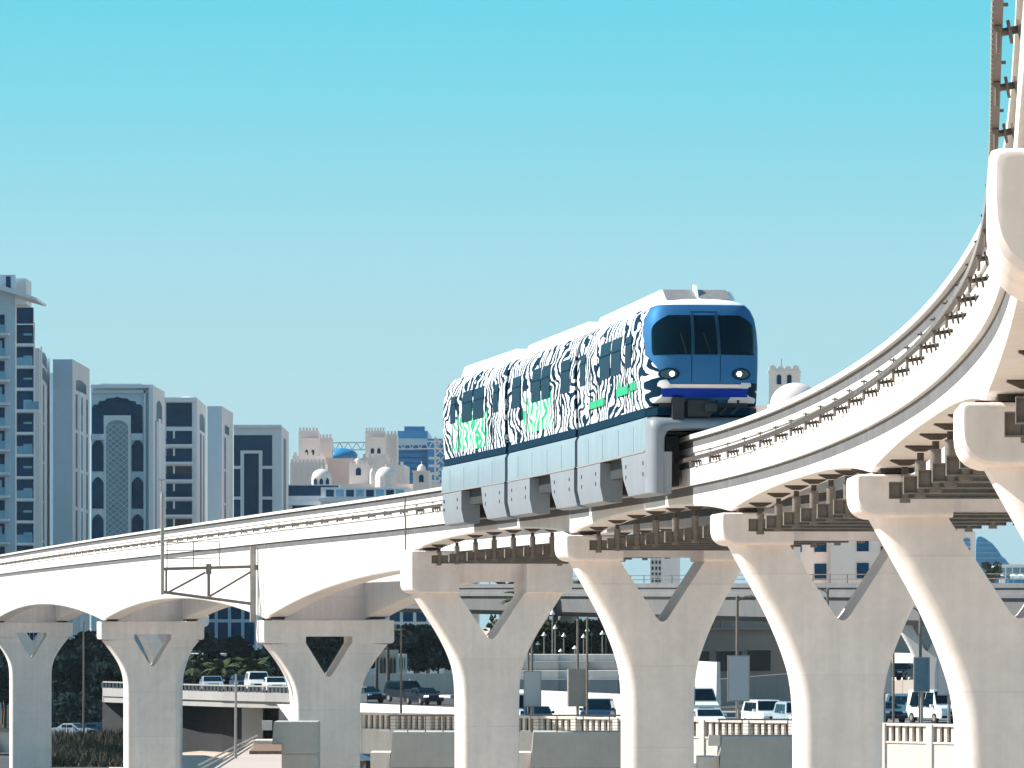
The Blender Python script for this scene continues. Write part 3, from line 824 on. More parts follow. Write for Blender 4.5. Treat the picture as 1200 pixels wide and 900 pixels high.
def nose_parts(body, lo, c, rz):
    # local x: +x is the viewer's left?  the car faces the camera, so viewer-left = +x after rotation
    def wl(t, xl, xr):       # side windscreen with rounded outer corners
        k = 0.0
        if t < 0.1: k = 0.03 * (1 - t / 0.1)**2
        if t > 0.55: k = 0.42 * ((t - 0.55) / 0.45)**2.6
        return xl, xr - k
    # dark surround + three panes; windscreen z 6.95..7.98
    z0, z1 = 6.96, 7.99
    r1 = quadrows(0.38, 1.34, z0, 0.36, 1.34, z1, 12, 12, wl)
    r2 = [[(-x, z) for x, z in reversed(row)] for row in r1]
    nose_patch(r1, 0.012, M['glass'], body, 'windscreen'); nose_patch(r2, 0.012, M['glass'], body, 'windscreen')
    nose_patch(quadrows(-0.30, 0.30, z0, -0.27, 0.27, z1), 0.014, M['glass'], body, 'door_window')
    # emergency door seam
    for x in (-0.37, 0.37): nose_patch(quadrows(x - 0.008, x + 0.008, 6.26, x - 0.008, x + 0.008, 6.94, 1, 8), 0.006, M['belt'], body, 'door_seam')
    for s in (-1, 1): nose_patch(quadrows(s*0.338 - 0.03, s*0.338 + 0.03, z0, s*0.315 - 0.03, s*0.315 + 0.03, z1 + 0.04, 1, 8), 0.03, M['blue'], body, 'window_post', 0.05)
    nose_patch(quadrows(-0.36, 0.36, 8.07, -0.36, 0.36, 8.09, 6, 1), 0.006, M['belt'], body, 'door_seam')
    # stripes
    nose_patch(quadrows(-1.12, 1.12, 6.10, -1.15, 1.15, 6.20, 28, 1), 0.02, M['cream'], body, 'nose_stripe')
    nose_patch(quadrows(-1.10, 1.10, 5.88, -1.12, 1.12, 6.095, 28, 2), 0.05, M['royal'], body, 'bumper_stripe', 0.09)
    # brow seam
    # headlights
    for s in (-1, 1):
        rows = []
        cx, cz = s * 0.94, 6.47
        for k in range(9):
            t = -1 + 2 * k / 8; hw = 0.26 * math.sqrt(max(0.02, 1 - t * t))
            rows.append([(cx - hw + 2 * hw * j / 8, cz + 0.155 * t) for j in range(9)])
        hl = nose_patch(rows, 0.015, M['belt'], body, 'headlight')
        rows = []
        for k in range(7):
            t = -1 + 2 * k / 6; hw = 0.205 * math.sqrt(max(0.02, 1 - t * t))
            rows.append([(cx - hw + 2 * hw * j / 6, cz + 0.115 * t) for j in range(7)])
        nose_patch(rows, 0.022, M['blue'], hl, 'lens')
        x2 = s * 0.87
        lb = MB(); y = nose_y(x2, cz)
        lb.tube([(x2, y - 0.02, cz), (x2, y + 0.045, cz)], 0.066, 16); lb.build('bulb', M['lamp'], hl)
    # wipers
    for x in (-0.1, 0.5):
        wp = MB(); pts = [(x + 0.05 * k, nose_y(x + 0.05 * k, 6.98 + 0.18 * k) + 0.05, 6.98 + 0.18 * k) for k in range(4)]
        wp.tube(pts, 0.012, 6); wp.build('wiper', M['rubber'], body)
    # coupler and dark gear below the nose
    cg = MB()
    cg.box(-1.15, 1.15, HL - 1.4, HL - 0.45, 5.42, 5.88)
    cg.box(0.55, 0.85, HL - 0.6, HL - 0.12, 5.30, 5.86); cg.box(-0.15, 0.45, HL - 0.5, HL - 0.2, 5.38, 5.8)
    cg.tube([(-0.1, HL - 0.5, 5.6), (-0.1, HL + 0.02, 5.6)], 0.11, 14); cg.box(-0.25, 0.05, HL - 0.04, HL + 0.12, 5.5, 5.7)
    for x in (-0.9, -0.6, -0.35): cg.tube([(x, HL - 0.4, 5.85), (x + 0.05, HL - 0.2, 5.6), (x + 0.2, HL - 0.3, 5.45)], 0.03, 8)
    cg.build('coupler', M['under'], body)
    # front lower mask: rounded arch frame around the beam
    fm = MB()
    outer = bevel_pts([(-1.49, 4.2), (-1.49, 5.38), (1.49, 5.38), (1.49, 4.2)], {1, 2}, 0.12, 4)
    inner = bevel_pts([(-1.07, 4.2), (-1.07, 5.06), (1.07, 5.06), (1.07, 4.2)], {1, 2}, 0.28, 6)
    # resample both to equal counts
    def resample(pl, n):
        seg = [0]
        for p, q in zip(pl, pl[1:]): seg.append(seg[-1] + math.hypot(q[0]-p[0], q[1]-p[1]))
        res = []
        for k in range(n):
            s = seg[-1] * k / (n - 1)
            i = max(0, min(len(pl) - 2, next((j for j in range(len(seg) - 1) if s <= seg[j+1]), len(pl) - 2)))
            t = (s - seg[i]) / max(1e-9, seg[i+1] - seg[i]); res.append((pl[i][0] + (pl[i+1][0]-pl[i][0])*t, pl[i][1] + (pl[i+1][1]-pl[i][1])*t))
        return res
    n = 40; o1 = resample([(-1.49, 3.42)] + outer[1:-1] + [(1.49, 3.42)], n); i1 = resample([(-1.07, 3.42)] + inner[1:-1] + [(1.07, 3.42)], n)
    yb = HL - 0.62
    rings = [[(x, yb, z) for x, z in o1]]
    for t, dy in ((0.0, 0.05), (0.06, 0.25), (0.16, 0.42), (0.32, 0.54), (0.6, 0.60), (0.9, 0.60), (1.0, 0.56)):
        rings.append([(xo + (xi - xo) * t, yb + dy, zo + (zi - zo) * t) for (xo, zo), (xi, zi) in zip(o1, i1)])
    rings.append([(x, yb, z) for x, z in i1])
    fm.loft(rings, closed=False, capa=False, capb=False)
    fm.build('nose_mask', M['skirt'], lo, smooth=50)
    # small green blocks of the livery
tp = tpt(152, BW/2, 3.4)
train = thing('monorail_train', 'three-car monorail train in black and white zebra livery with blue nose', 'train', tp)
info = [car(0, 131.0, 145.3), car(1, 145.3, 159.6), car(2, 159.6, 173.9)]
for k, Yj in enumerate((145.3, 159.6)):
    c = tpt(Yj, TC, 0); c.z = CAMZ; _, d, r = frame(Yj)
    b = MB()
    for q in range(5):
        y = -0.24 + q * 0.096
        prof = [(x * 0.965, z) for x, z in DO]
        b.loft([[(x, y, z) for x, z in prof], [(x, y + 0.06, z) for x, z in prof]])
    b.box(-1.40, 1.40, -0.3, 0.3, 4.4, 5.6)
    for s in (-1, 1): b.box(s*1.0, s*1.38, -0.3, 0.3, 3.5, 4.45)
    b.build('gangway_bellows', M['belt'], train, loc=c - train.location, rot=math.atan2(r.y, r.x))
# green print blocks on the leading car (viewer-left side is local +x)
c0, rz0 = info[0]
for (y0, y1, z0, z1) in [(-4.3, -1.3, 6.02, 6.22), (1.2, 3.4, 6.12, 6.34), (3.8, 4.9, 6.16, 6.38), (1.6, 1.9, 6.34, 6.5), (3.7, 3.9, 5.98, 6.16)]:
    for s in (1, -1):
        b = MB(); b.box(s * 1.47, s * 1.505, y0, y1, z0, z1)
        o = b.build('livery_print', M['green'], train, loc=c0 - train.location, rot=rz0)

#PART2
# ============================================================ low ground on the left, upper road platform on the right
PZ = 4.4            # level of the upper road
WALL = [(-7.4, 252), (18.6, 222), (46, 190), (150, 70)]      # edge of the platform, carries the balustrade
pf = MB()
edge = [(-7.4, 252), (18.6, 222), (46, 190), (150, 70)]
poly = [(x, y, PZ) for x, y in edge] + [(700, 70, PZ), (700, 640, PZ), (-22, 640, PZ), (-22, 470, PZ), (-14, 330, PZ)]
pf.poly(poly)
tag(pf.build('upper_terrace', M['pconc']), kind='structure')
rt = MB()
pe = [(-7.4, 252.2), (-14, 330), (-22, 470), (-22, 640)]
for (x0, y0), (x1, y1) in zip(pe, pe[1:]): rt.hexa([(x0 + 0.2, y0, 0), (x1 + 0.2, y1, 0), (x1 + 0.8, y1, 0), (x0 + 0.8, y0, 0), (x0 + 0.2, y0, PZ - 0.01), (x1 + 0.2, y1, PZ - 0.01), (x1 + 0.8, y1, PZ - 0.01), (x0 + 0.8, y0, PZ - 0.01)])
for (x0, y0), (x1, y1) in zip(edge, edge[1:]):
    rt.hexa([(x0 + 1.2, y0 + 1.5, 0), (x1 + 1.2, y1 + 1.5, 0), (x1 + 1.8, y1 + 2.1, 0), (x0 + 1.8, y0 + 2.1, 0), (x0 + 1.2, y0 + 1.5, PZ - 0.3), (x1 + 1.2, y1 + 1.5, PZ - 0.3), (x1 + 1.8, y1 + 2.1, PZ - 0.3), (x0 + 1.8, y0 + 2.1, PZ - 0.3)])
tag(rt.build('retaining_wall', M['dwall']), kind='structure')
def sheet(name, pts, z, m):
    b = MB(); b.poly([(x, y, z) for x, y in pts]); return tag(b.build(name, m), kind='structure')
sheet('road', [(-7, 256), (19, 226), (46, 194), (140, 86), (160, 100), (90, 330), (60, 395), (-12, 395), (-13.5, 330)], PZ + 0.004, M['asphaltl'])
sheet('far_road', [(-21, 560), (-15.5, 397), (60, 397), (110, 400), (60, 520), (10, 540), (6, 560)], PZ + 0.008, M['asphalt'])
sheet('lower_road', [(-30, 430), (-120, 470), (-120, 560), (-30, 520)], 0.004, M['asphalt'])
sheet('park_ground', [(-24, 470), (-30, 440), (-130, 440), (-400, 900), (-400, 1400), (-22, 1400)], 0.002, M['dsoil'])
sheet('underpass_floor', [(-9, 150), (-22, 250), (-34, 440), (-60, 440), (-60, 150)], 0.004, M['asphalt'])

# ---------------- balustrade along the platform edge (things per stretch)
def balustrade(a, b, label, zb=4.75, zt=6.95, post=2.55):
    a = Vector((*a, 0)); b = Vector((*b, 0)); d = (b - a).normalized(); L = (b - a).length
    t = thing('balustrade', label, 'balustrade', (a.x, a.y, zb), math.atan2(d.y, d.x), 'pale balustrades edging the upper road')
    w_ = MB(); w_.box(0, L, -0.12, 0.12, 0, 1.15); w_.box(0, L, -0.16, 0.16, 1.15, 1.23); w_.build('parapet', M['pconc'], t)
    n = max(2, int(L / post)); 
    for k in range(n + 1):
        x = L * k / n
        q = MB(); q.box(x - 0.17, x + 0.17, -0.19, 0.17, 0.0, 2.0); q.build('pilaster', M['pconc'], t)
    r_ = MB()
    m_ = int(L / 0.42)
    for k in range(m_):
        x = L * (k + 0.5) / m_; r_.box(x - 0.09, x + 0.09, -0.07, 0.07, 1.23, 1.9)
    tag(r_.build('balusters', M['pconc'], t), kind='stuff')
    c_ = MB(); c_.box(0, L, -0.14, 0.14, 1.9, 2.02); c_.build('coping', M['pconc'], t)
    f_ = MB(); f_.box(0, L, 0.16, 0.2, 1.1, 1.9); f_.build('backing_screen', M['brown'], t)
    return t
balustrade((-7.4, 252), (3.0, 240), 'pale balustrade left of and behind the stepped-cap pier')
balustrade((3.0, 240), (12.6, 229), 'pale balustrade seen between the two piers under the train')
balustrade((12.6, 229), (22.0, 218), 'pale balustrade seen between the piers right of the train')
balustrade((22.0, 218), (46, 190), 'pale balustrade at right below the parked vans')

# ---------------- concrete blocks in front, with steel guard rails
def block(px0, px1, pytop, Y, label, rail=True, stub=True):
    x0, x1 = XX(px0, Y), XX(px1, Y); zt = ZZ(pytop, Y)
    t = thing('concrete_block', label, 'concrete block', ((x0 + x1) / 2, Y, 0), 0, 'grey concrete blocks between the pier feet')
    W = x1 - x0
    for k, (za, zb) in enumerate(((0, zt - 3.0), (zt - 2.985, zt - 1.35), (zt - 1.335, zt))):
        b = MB(); tl = 0.12 * (2 - k); tl2 = 0.12 * (2 - k) - 0.1
        b.hexa([(-W/2 - tl, 0, za), (W/2, 0, za), (W/2, 3.2, za), (-W/2 - tl, 3.2, za), (-W/2 - tl2, 0, zb), (W/2, 0, zb), (W/2, 3.2, zb), (-W/2 - tl2, 3.2, zb)])
        b.build('course', M['gconc'], t)
    if stub:
        b = MB(); b.box(-W/2 - 0.75, -W/2 + 0.0, 0.3, 3.0, zt - 1.55, zt - 0.78); b.build('corbel', M['pconc'], t)
        b = MB(); b.box(-W/2 - 0.4, -W/2 + 0.02, 0.02, 0.4, zt - 0.35, zt + 0.05); b.build('kerb_stone', M['pconc'], t)
    if rail:
        b = MB()
        for k in range(5):
            x = -W/2 + W * k / 4; b.box(x - 0.02, x + 0.02, 0.05, 0.09, zt, zt + 0.62)
        for z in (0.12, 0.24, 0.36, 0.48): b.box(-W/2, W/2, 0.06, 0.08, zt + z - 0.008, zt + z + 0.008)
        b.box(-W/2 - 0.05, W/2, 0.04, 0.10, zt + 0.6, zt + 0.66)
        b.build('guard_rail', M['steel'], t)
    return t
block(318, 372, 846, 214, 'grey concrete block beside the foot of the pier under the pole bracket', False)
block(457, 540, 858, 194, 'grey concrete block left of the stepped-cap pier', True)
block(622, 745, 858, 192, 'wide grey concrete block between the two piers below the train')
block(843, 950, 863, 190, 'grey concrete block right of the pier under the train middle')
# walkway platform with handrail at bottom left
Y = 205
wk = thing('footbridge', 'beige footbridge ramp with thin handrail beside the third pier from the left', 'footbridge', at(285, 900, Y))
o0 = Vector(wk.location)
def wpt(px, py, Y): return at(px, py, Y) - o0
q = MB(); q.hexa([wpt(240, 912, 190), wpt(330, 912, 190), wpt(330, 872, 222), wpt(296, 872, 222), wpt(240, 906, 190), wpt(330, 906, 190), wpt(330, 867, 222), wpt(296, 867, 222)]); q.build('deck', M['beige'], wk)
q = MB(); q.hexa([wpt(292, 885, 207), wpt(330, 885, 207), wpt(330, 873, 216), wpt(302, 873, 216), wpt(292, 880, 207), wpt(330, 880, 207), wpt(330, 870, 216), wpt(302, 870, 216)]); q.build('brick_strip', M['brown'], wk)
for dz in (0.0, 0.18):
    q = MB(); q.tube([wpt(232, 903, 189) + Vector((0, 0, dz)), wpt(301, 867, 222) + Vector((0, 0, dz))], 0.04, 8); q.build('handrail', M['galv'], wk)
lp_ = MB(); lp_.tube([at(276, 905, 203), at(276.5, 790, 203)], [0.06, 0.045], 10)
o = lp_.build('slim_post', M['galv']); tag(o, 'slim bare grey pole rising from the footbridge handrail', 'pole')

# ---------------- bracket and pole fixed to the deep beam
Yg = 224
gp, gd, gr = frame(Yg)
gb = Vector((gp.x, gp.y, CAMZ + 0.6))
gt = thing('pole_bracket', 'tall steel pole on a triangulated bracket fixed to the side of the deep beam', 'bracket', gb, math.atan2(gr.y, gr.x))
g_ = MB(); g_.box(-0.26, -0.02, -0.12, 0.12, -0.4, 2.9); g_.build('wall_post', M['galv'], gt)
gz = lambda py: ZZ(py, Yg) - gb.z
def gx(px): return (px - 305) / 26.8
def gbar(name, a, b, w_): q = MB(); q.bar((gx(a[0]), 0, gz(a[1])), (gx(b[0]), 0, gz(b[1])), w_, w_, up=(0, 1, 0)); return q.build(name, M['steel'], gt)
gbar('top_chord', (196, 667), (302, 664), 0.13); gbar('bottom_chord', (196, 694), (303, 708), 0.13)
gbar('brace', (200, 695), (245, 671), 0.09); gbar('brace', (250, 699), (299, 670), 0.09)
gbar('strut', (249, 671), (249, 699), 0.12); gbar('strut', (199, 667), (199, 695), 0.08)
gbar('clamp', (249, 661), (249, 673), 0.22); gbar('clamp', (306, 662), (306, 668), 0.26)
for x in (231, 262): gbar('rail_post', (x, 636), (x, 667), 0.035)
gbar('rail_post', (200, 636), (200, 667), 0.035)
for y in (636, 645.5, 655): gbar('hand_rail', (199, y), (263, y - 1), 0.035)
q = MB(); q.tube([(gx(194.5), 0, gz(697)), (gx(194.5), 0, gz(584))], 0.085, 12); q.tube([(gx(194.5), 0, gz(584)), (gx(194.5), 0, gz(577))], [0.10, 0.05], 12); q.tube([(gx(193.5), 0, gz(577)), (gx(193.5), 0, gz(562))], 0.035, 8); q.tube([(gx(190), 0, gz(563)), (gx(198), 0, gz(563))], 0.03, 8); q.build('pole', M['galv'], gt)
# drain pipes at the stepped pier joint
for px, py0, py1, Yp, lab in ((484.5, 600, 645, 187.5, 'thin drain pipe running down the joint of the beams'),):
    p, d, r = frame(Yp); q = MB(); q.tube([tpt(Yp, -0.03, 4.7), tpt(Yp, -0.06, 4.2), tpt(Yp, -0.03, 3.9), tpt(Yp, -0.03, 2.8)], 0.03, 8)
    tag(q.build('drain_pipe', M['steel']), lab, 'pipe')

# ---------------- background viaduct (second line) passing behind
def bg_path(t):   # t 0..1 left to right
    pts = [(-14, 520), (2, 470), (18, 425), (36, 385), (60, 350), (95, 325)]
    n = len(pts) - 1; i = min(int(t * n), n - 1); u = t * n - i
    p0 = pts[max(i-1, 0)]; p1 = pts[i]; p2 = pts[i+1]; p3 = pts[min(i+2, n)]
    return tuple(0.5 * (2*p1[j] + (p2[j]-p0[j])*u + (2*p0[j]-5*p1[j]+4*p2[j]-p3[j])*u*u + (3*p1[j]-p0[j]-3*p2[j]+p3[j])*u**3) for j in (0, 1))
vt = thing('background_viaduct', 'grey curved concrete viaduct passing behind the piers, seen below the train', 'viaduct', (20, 420, 0))
rings = []
NB = 24
for k in range(NB + 1):
    t = k / NB; x, y = bg_path(t); x2, y2 = bg_path(min(1, t + 0.01)); x1, y1 = bg_path(max(0, t - 0.01))
    d = Vector((x2 - x1, y2 - y1, 0)).normalized(); r = Vector((-d.y, d.x, 0))
    c = Vector((x - 20, y - 420, 0))
    zt = 15.2 - 1.6 * t; 
    pr = [(-3.4, 0), (-3.4, -0.35), (-3.25, -0.4), (-3.25, -0.75), (-3.4, -0.8), (-3.4, -1.1), (-3.15, -1.2), (-2.95, -2.2 - 1.1 * t), (-2.2, -2.6 - 1.1 * t), (1.6, -2.6 - 1.1 * t), (3.4, -1.5), (3.4, 0), (2.6, 0), (2.6, -0.9), (-2.6, -0.9), (-2.6, 0)]
    rings.append([c + r * u + Vector((0, 0, zt + z)) for u, z in pr])
b = MB(); b.loft(rings); b.build('deck', mat('weathered viaduct concrete', (0.155, 0.155, 0.157), 0.85, var=0.1, vscale=0.3, streak=0.12), vt, smooth=20)
for t_ in (0.22, 0.56, 0.92):
    x, y = bg_path(t_)
    px = x - 20; py = y - 420; zt = 15.2 - 1.6 * t_ - 2.55 - 1.1 * t_
    outer = [(-2.5, zt), (-2.0, zt - 0.9), (-1.4, zt - 2.0), (-1.0, zt - 3.2), (-0.95, zt - 4.5), (-0.95, 0)]
    bm = y_body(outer, (1.2, zt), zt - 2.2, 1.6, 0.35); o = bm_obj(bm, 'pier', M['pier'], vt); o.location = (px, py, 0); o.rotation_euler = (0, 0, -0.3)
sr = MB()
for z in (0.35, 0.7):
    ring = []
    for k in range(NB + 1):
        t = k / NB; x, y = bg_path(t); ring.append((x - 20, y - 420, 15.2 - 1.6 * t + z))
    sr.tube(ring, 0.035, 5)
for k in range(NB * 3):
    t = k / (NB * 3); x, y = bg_path(t); sr.box(x - 20.03, x - 19.97, y - 420.03, y - 419.97, 15.2 - 1.6*t - 0.2, 15.2 - 1.6*t + 0.75)
tag(sr.build('railing', M['steel'], vt), kind='stuff')

# ---------------- road bridge on the left with parapet
bt = thing('road_bridge', 'low curved road bridge with slotted grey parapet behind the left piers', 'bridge', at(270, 830, 444))
bo = Vector(bt.location)
def bp(px, Y, z): return Vector((XX(px, Y), Y, z)) - bo
pts = [(120, 470), (200, 452), (260, 442), (310, 436), (360, 432), (430, 430)]
for name, y0, y1, z0, z1, m in (('deck', 0.0, 16, 4.05, 5.2, 'concrete'), ('parapet', -0.4, 0.0, 4.6, 5.35, 'concrete')):
    b = MB(); b.loft([[bp(px, Y + y0, z0), bp(px, Y + y1, z0), bp(px, Y + y1, z1), bp(px, Y + y0, z1)] for px, Y in pts]); b.build(name, M[m], bt)
b = MB(); 
for (pa, Ya), (pb, Yb) in zip(pts, pts[1:]):
    n = max(2, int(abs(pb - pa) / 4.2))
    for k in range(n):
        t = k / n; Y_ = Ya + (Yb - Ya) * t; c = bp(pa + (pb - pa) * t, Y_ - 0.2, 5.35); b.box(c.x - 0.10, c.x + 0.10, c.y - 0.1, c.y + 0.1, c.z, c.z + 0.5)
tag(b.build('balusters', M['concrete'], bt), kind='stuff')
b = MB(); b.loft([[bp(px, Y - 0.35, 5.85), bp(px, Y - 0.05, 5.85), bp(px, Y - 0.05, 5.97), bp(px, Y - 0.35, 5.97)] for px, Y in pts]); b.build('coping', M['concrete'], bt)
b = MB(); c = bp(296, 440, 0); b.box(c.x - 0.9, c.x + 0.9, c.y - 0.5, c.y + 2.5, -bo.z, 4.05 - bo.z + 0.0); 
b.build('support', M['concrete'], bt)
b = MB(); b.loft([[bp(px, Y + 6.0, 0.0), bp(px, Y + 6.8, 0.0), bp(px, Y + 6.8, 4.04), bp(px, Y + 6.0, 4.04)] for px, Y in pts]); b.build('abutment_wall', M['dwall'], bt)
for ch in bt.children:
    pass
for o in list(bt.children):
    if o.name.startswith(('deck', 'parapet', 'coping', 'balusters', 'abutment')):
        pass

# ---------------- vehicles
def car_make(kind, paint, label, loc, rz, lit=False):
    dims = {'sedan': (4.6, 1.82, 1.45), 'suv': (4.9, 1.95, 1.85), 'van': (5.2, 1.95, 2.25), 'pickup': (5.2, 1.95, 1.8)}[kind]
    L, W, H = dims
    t = thing({'sedan': 'saloon_car', 'suv': 'suv', 'van': 'van', 'pickup': 'pickup_truck'}[kind], label, {'sedan': 'car', 'suv': 'suv', 'van': 'van', 'pickup': 'pickup'}[kind], loc, rz, 'vehicles on the roads behind the piers')
    pm_ = paint
    # profile (y forward, z)
    prof = {'sedan': [(-L/2, .35), (-L/2 + .02, .9), (-L/2 + .5, .98), (-L*.30, 1.02), (-L*.16, H - .03), (L*.06, H), (L*.24, .98), (L/2 - .25, .80), (L/2, .62), (L/2, .32)],
            'suv': [(-L/2, .4), (-L/2, 1.1), (-L/2 + .12, H - .08), (-L/2 + .5, H), (L*.08, H), (L*.22, 1.15), (L/2 - .2, 1.05), (L/2, .85), (L/2, .38)],
            'van': [(-L/2, .4), (-L/2, H - .1), (-L/2 + .2, H), (L*.18, H), (L*.33, 1.25), (L/2 - .1, 1.02), (L/2, .8), (L/2, .35)],
            'pickup': [(-L/2, .5), (-L/2, 1.05), (-L*.10, 1.08), (-L*.08, H - .03), (L*.10, H), (L*.22, 1.12), (L/2 - .2, 1.02), (L/2, .85), (L/2, .4)]}[kind]
    belt_z = 1.0 if kind == 'sedan' else 1.12
    def hw(z): return W/2 if z <= belt_z else W/2 - (z - belt_z) * 0.26
    rings = []
    for s in (-1, -0.93, 0.93, 1):
        ins = 0.0 if abs(s) < 1 else 0.06
        rings.append([(s * hw(z), y * (1 - ins * 0.5), z - (0.03 if abs(s) == 1 and z > 0.6 else 0)) for y, z in prof])
    b = MB(); b.loft(rings); body = b.build('body', pm_, t, smooth=30)
    gl = M['glass']
    zt = H - 0.16
    # windscreen & rear screen
    i = [k for k in range(len(prof) - 1) if prof[k][0] > -L*.2 and prof[k][1] > H - .05][-1]
    (ya, za), (yb_, zb_) = prof[i], prof[i + 1]
    def lerp(t_): return (ya + (yb_ - ya) * t_, za + (zb_ - za) * t_)
    for (t0, t1) in ((0.12, 0.93),):
        y0, z0 = lerp(t0); y1, z1 = lerp(t1)
        q = MB(); q.hexa([(-hw(z1) + .1, y1 - .02, z1), (hw(z1) - .1, y1 - .02, z1), (hw(z0) - .1, y0 - .02, z0), (-hw(z0) + .1, y0 - .02, z0),
                          (-hw(z1) + .1, y1 + .03, z1 + .02), (hw(z1) - .1, y1 + .03, z1 + .02), (hw(z0) - .1, y0 + .03, z0 + .02), (-hw(z0) + .1, y0 + .03, z0 + .02)]); q.build('windscreen', gl, t)
    front_y = ya; back_y = {'sedan': -L*.18, 'suv': -L*.40, 'van': -L*.38, 'pickup': -L*.06}[kind]
    for s in (-1, 1):
        nwin = 1 if kind == 'pickup' else 2 if kind == 'sedan' else 3
        for k in range(nwin):
            a0 = back_y + (front_y + 0.15 - back_y) * k / nwin + .04; a1 = back_y + (front_y + 0.15 - back_y) * (k + 1) / nwin - .04
            z0, z1 = belt_z + .03, zt
            ext = 0.42 if k == nwin - 1 else 0
            q = MB(); q.hexa([(s * (hw(z0) - .02), a0, z0), (s * (hw(z0) - .02), a1 + ext, z0), (s * (hw(z0) + .012), a1 + ext, z0), (s * (hw(z0) + .012), a0, z0),
                              (s * (hw(z1) - .02), a0, z1), (s * (hw(z1) - .02), a1, z1), (s * (hw(z1) + .012), a1, z1), (s * (hw(z1) + .012), a0, z1)]); q.build('side_window', gl, t)
        q = MB(); q.box(s * (W/2), s * (W/2 + .18), front_y + .35, front_y + .5, belt_z - .02, belt_z + .16); q.build('mirror', pm_, t)
        q = MB(); q.box(s * (W/2 - .42), s * (W/2 - .08), L/2 - .12, L/2 + .015, .70, .82); q.build('headlight', M['lamp'] if lit else M['white'], t)
        for yy in (-L*.31, L*.31):
            q = MB(); q.tube([(s * (W/2 - .2), yy, .34), (s * (W/2 + .01), yy, .34)], .34, 16); wo = q.build('wheel', M['rubber'], t, smooth=40)
            q = MB(); q.tube([(s * (W/2 + .005), yy, .34), (s * (W/2 + .03), yy, .34)], .2, 12); q.build('rim', M['galv'], wo)
    q = MB(); q.box(-W/2 + .45, W/2 - .45, L/2 - .1, L/2 + .02, .58, .82); q.build('grille', M['rubber'], t)
    q = MB(); q.box(-W/2 + .06, W/2 - .06, L/2 - .1, L/2 + .05, .34, .52); q.build('bumper', M['rubber'], t)
    return t
P_w = mat('white car paint', (0.78, 0.78, 0.77), 0.3, coat=0.5); P_b = mat('blue car paint', (0.035, 0.10, 0.16), 0.35, coat=0.3)
P_k = mat('black car paint', (0.012, 0.02, 0.03), 0.35, coat=0.1, spec=0.2); P_d = mat('dark blue car paint', (0.01, 0.045, 0.09), 0.35, coat=0.1, spec=0.2); P_s = mat('silver car paint', (0.42, 0.48, 0.54), 0.3, 0.3, coat=0.5)
def wall_y(px): return 212.5 / (.873 + (px - 600) / 6000)
def road_car(px, Y, kind, paint, label, ang=0, z=PZ + 0.01, lit=False): 
    if isinstance(Y, str): Y = wall_y(px) + float(Y)
    return car_make(kind, paint, label, (XX(px, Y), Y, z), math.pi + R(ang), lit)
road_car(898, 330, 'suv', P_w, 'white suv behind the balustrade right of the grey sign board', 14)
road_car(822, 365, 'van', P_w, 'white van just right of the middle pier, behind a small white saloon', 6)
road_car(829, 320, 'sedan', P_w, 'small white saloon car in front of the white van', 8)
road_car(606, 332, 'van', P_w, 'white van half hidden by the stepped-cap pier', 24)
road_car(629, 330, 'sedan', P_d, 'dark blue saloon below the left white sign board', 4)
road_car(701, 335, 'suv', P_d, 'dark suv right of the tan sign board', -6)
road_car(933, 322, 'suv', P_s, 'silver suv next to the pier, right of the white suv', 10)
road_car(1071, 360, 'suv', P_b, 'blue suv with its door mirror showing below the blue sign board', 26)
road_car(1096, 350, 'van', P_w, 'white box van beside the blue suv', 24)
road_car(1118, 352, 'suv', P_s, 'pale blue suv behind the big sign post at right', 20)
road_car(1034, 350, 'sedan', P_b, 'blue saloon car partly behind the pier right of the train', 20)
road_car(1057, 412, 'sedan', P_k, 'black saloon on the raised road behind the pink ramp parapet', -25, z=6.6)
road_car(477, 447, 'suv', P_k, 'tall dark suv behind the saloon, left of the stepped-cap pier', 32)
road_car(497, 430, 'sedan', P_k, 'dark saloon car with lit headlights left of the stepped-cap pier', 22, lit=True)
road_car(427, 440, 'sedan', P_d, 'dark blue car just right of the third pier from the left', 30)
for px, Y, kd, pt, lab in ((248, 448, 'sedan', P_s, 'pale saloon car on the bridge, leftmost of four'), (302, 446, 'suv', P_w, 'white suv on the bridge beside the third pier'),
                          (322, 440, 'sedan', P_w, 'white saloon in front of the white suv on the bridge'), (283, 458, 'sedan', P_d, 'dark car on the bridge between the pale cars')):
    road_car(px, Y, kd, pt, lab, 8, z=5.21)
road_car(86, 505, 'sedan', P_s, 'pale car on the low road at far left, nearest the grass', 60, z=0.01)
road_car(114, 508, 'sedan', P_d, 'blue car following on the low road between the two left piers', 60, z=0.01)

# ---------------- sign boards and lamp posts behind the balustrade
def board(px, py0, py1, wpx, Y, face, label, twin=None, ptop=None, thick=0.22, rz=0.0):
    Y = wall_y(px) + Y; c = at(px, py1, Y); wd = wpx * Y / F; h = (py1 - py0) * Y / F
    t = thing('sign_board', label, 'sign board', (c.x, Y, PZ), rz)
    z0 = c.z - PZ
    b = MB(); b.box(-wd/2, wd/2, -thick/2, thick/2, z0, z0 + h); b.build('frame', M['galv'], t)
    b = MB(); b.box(-wd/2 + .05, wd/2 - .05, -thick/2 - .012, -thick/2 + 0.01, z0 + .05, z0 + h - .05); b.build('panel', face, t)
    b = MB(); b.tube([(0, 0.02, 0), (0, 0.02, z0)], .07, 10); b.build('stem', M['galv'], t)
    return t
F_g = mat('blank pale grey board', (0.46, 0.48, 0.50), 0.6, var=0.04, vscale=1); F_t = mat('blank taupe board', (0.33, 0.29, 0.26), 0.6, var=0.08, vscale=2, streak=0.1); F_b = mat('blank blue board', (0.10, 0.20, 0.27), 0.5, var=0.15, vscale=3)
board(624, 786, 828, 21, 2.0, F_g, 'blank pale grey sign board, leftmost, under two thin poles')
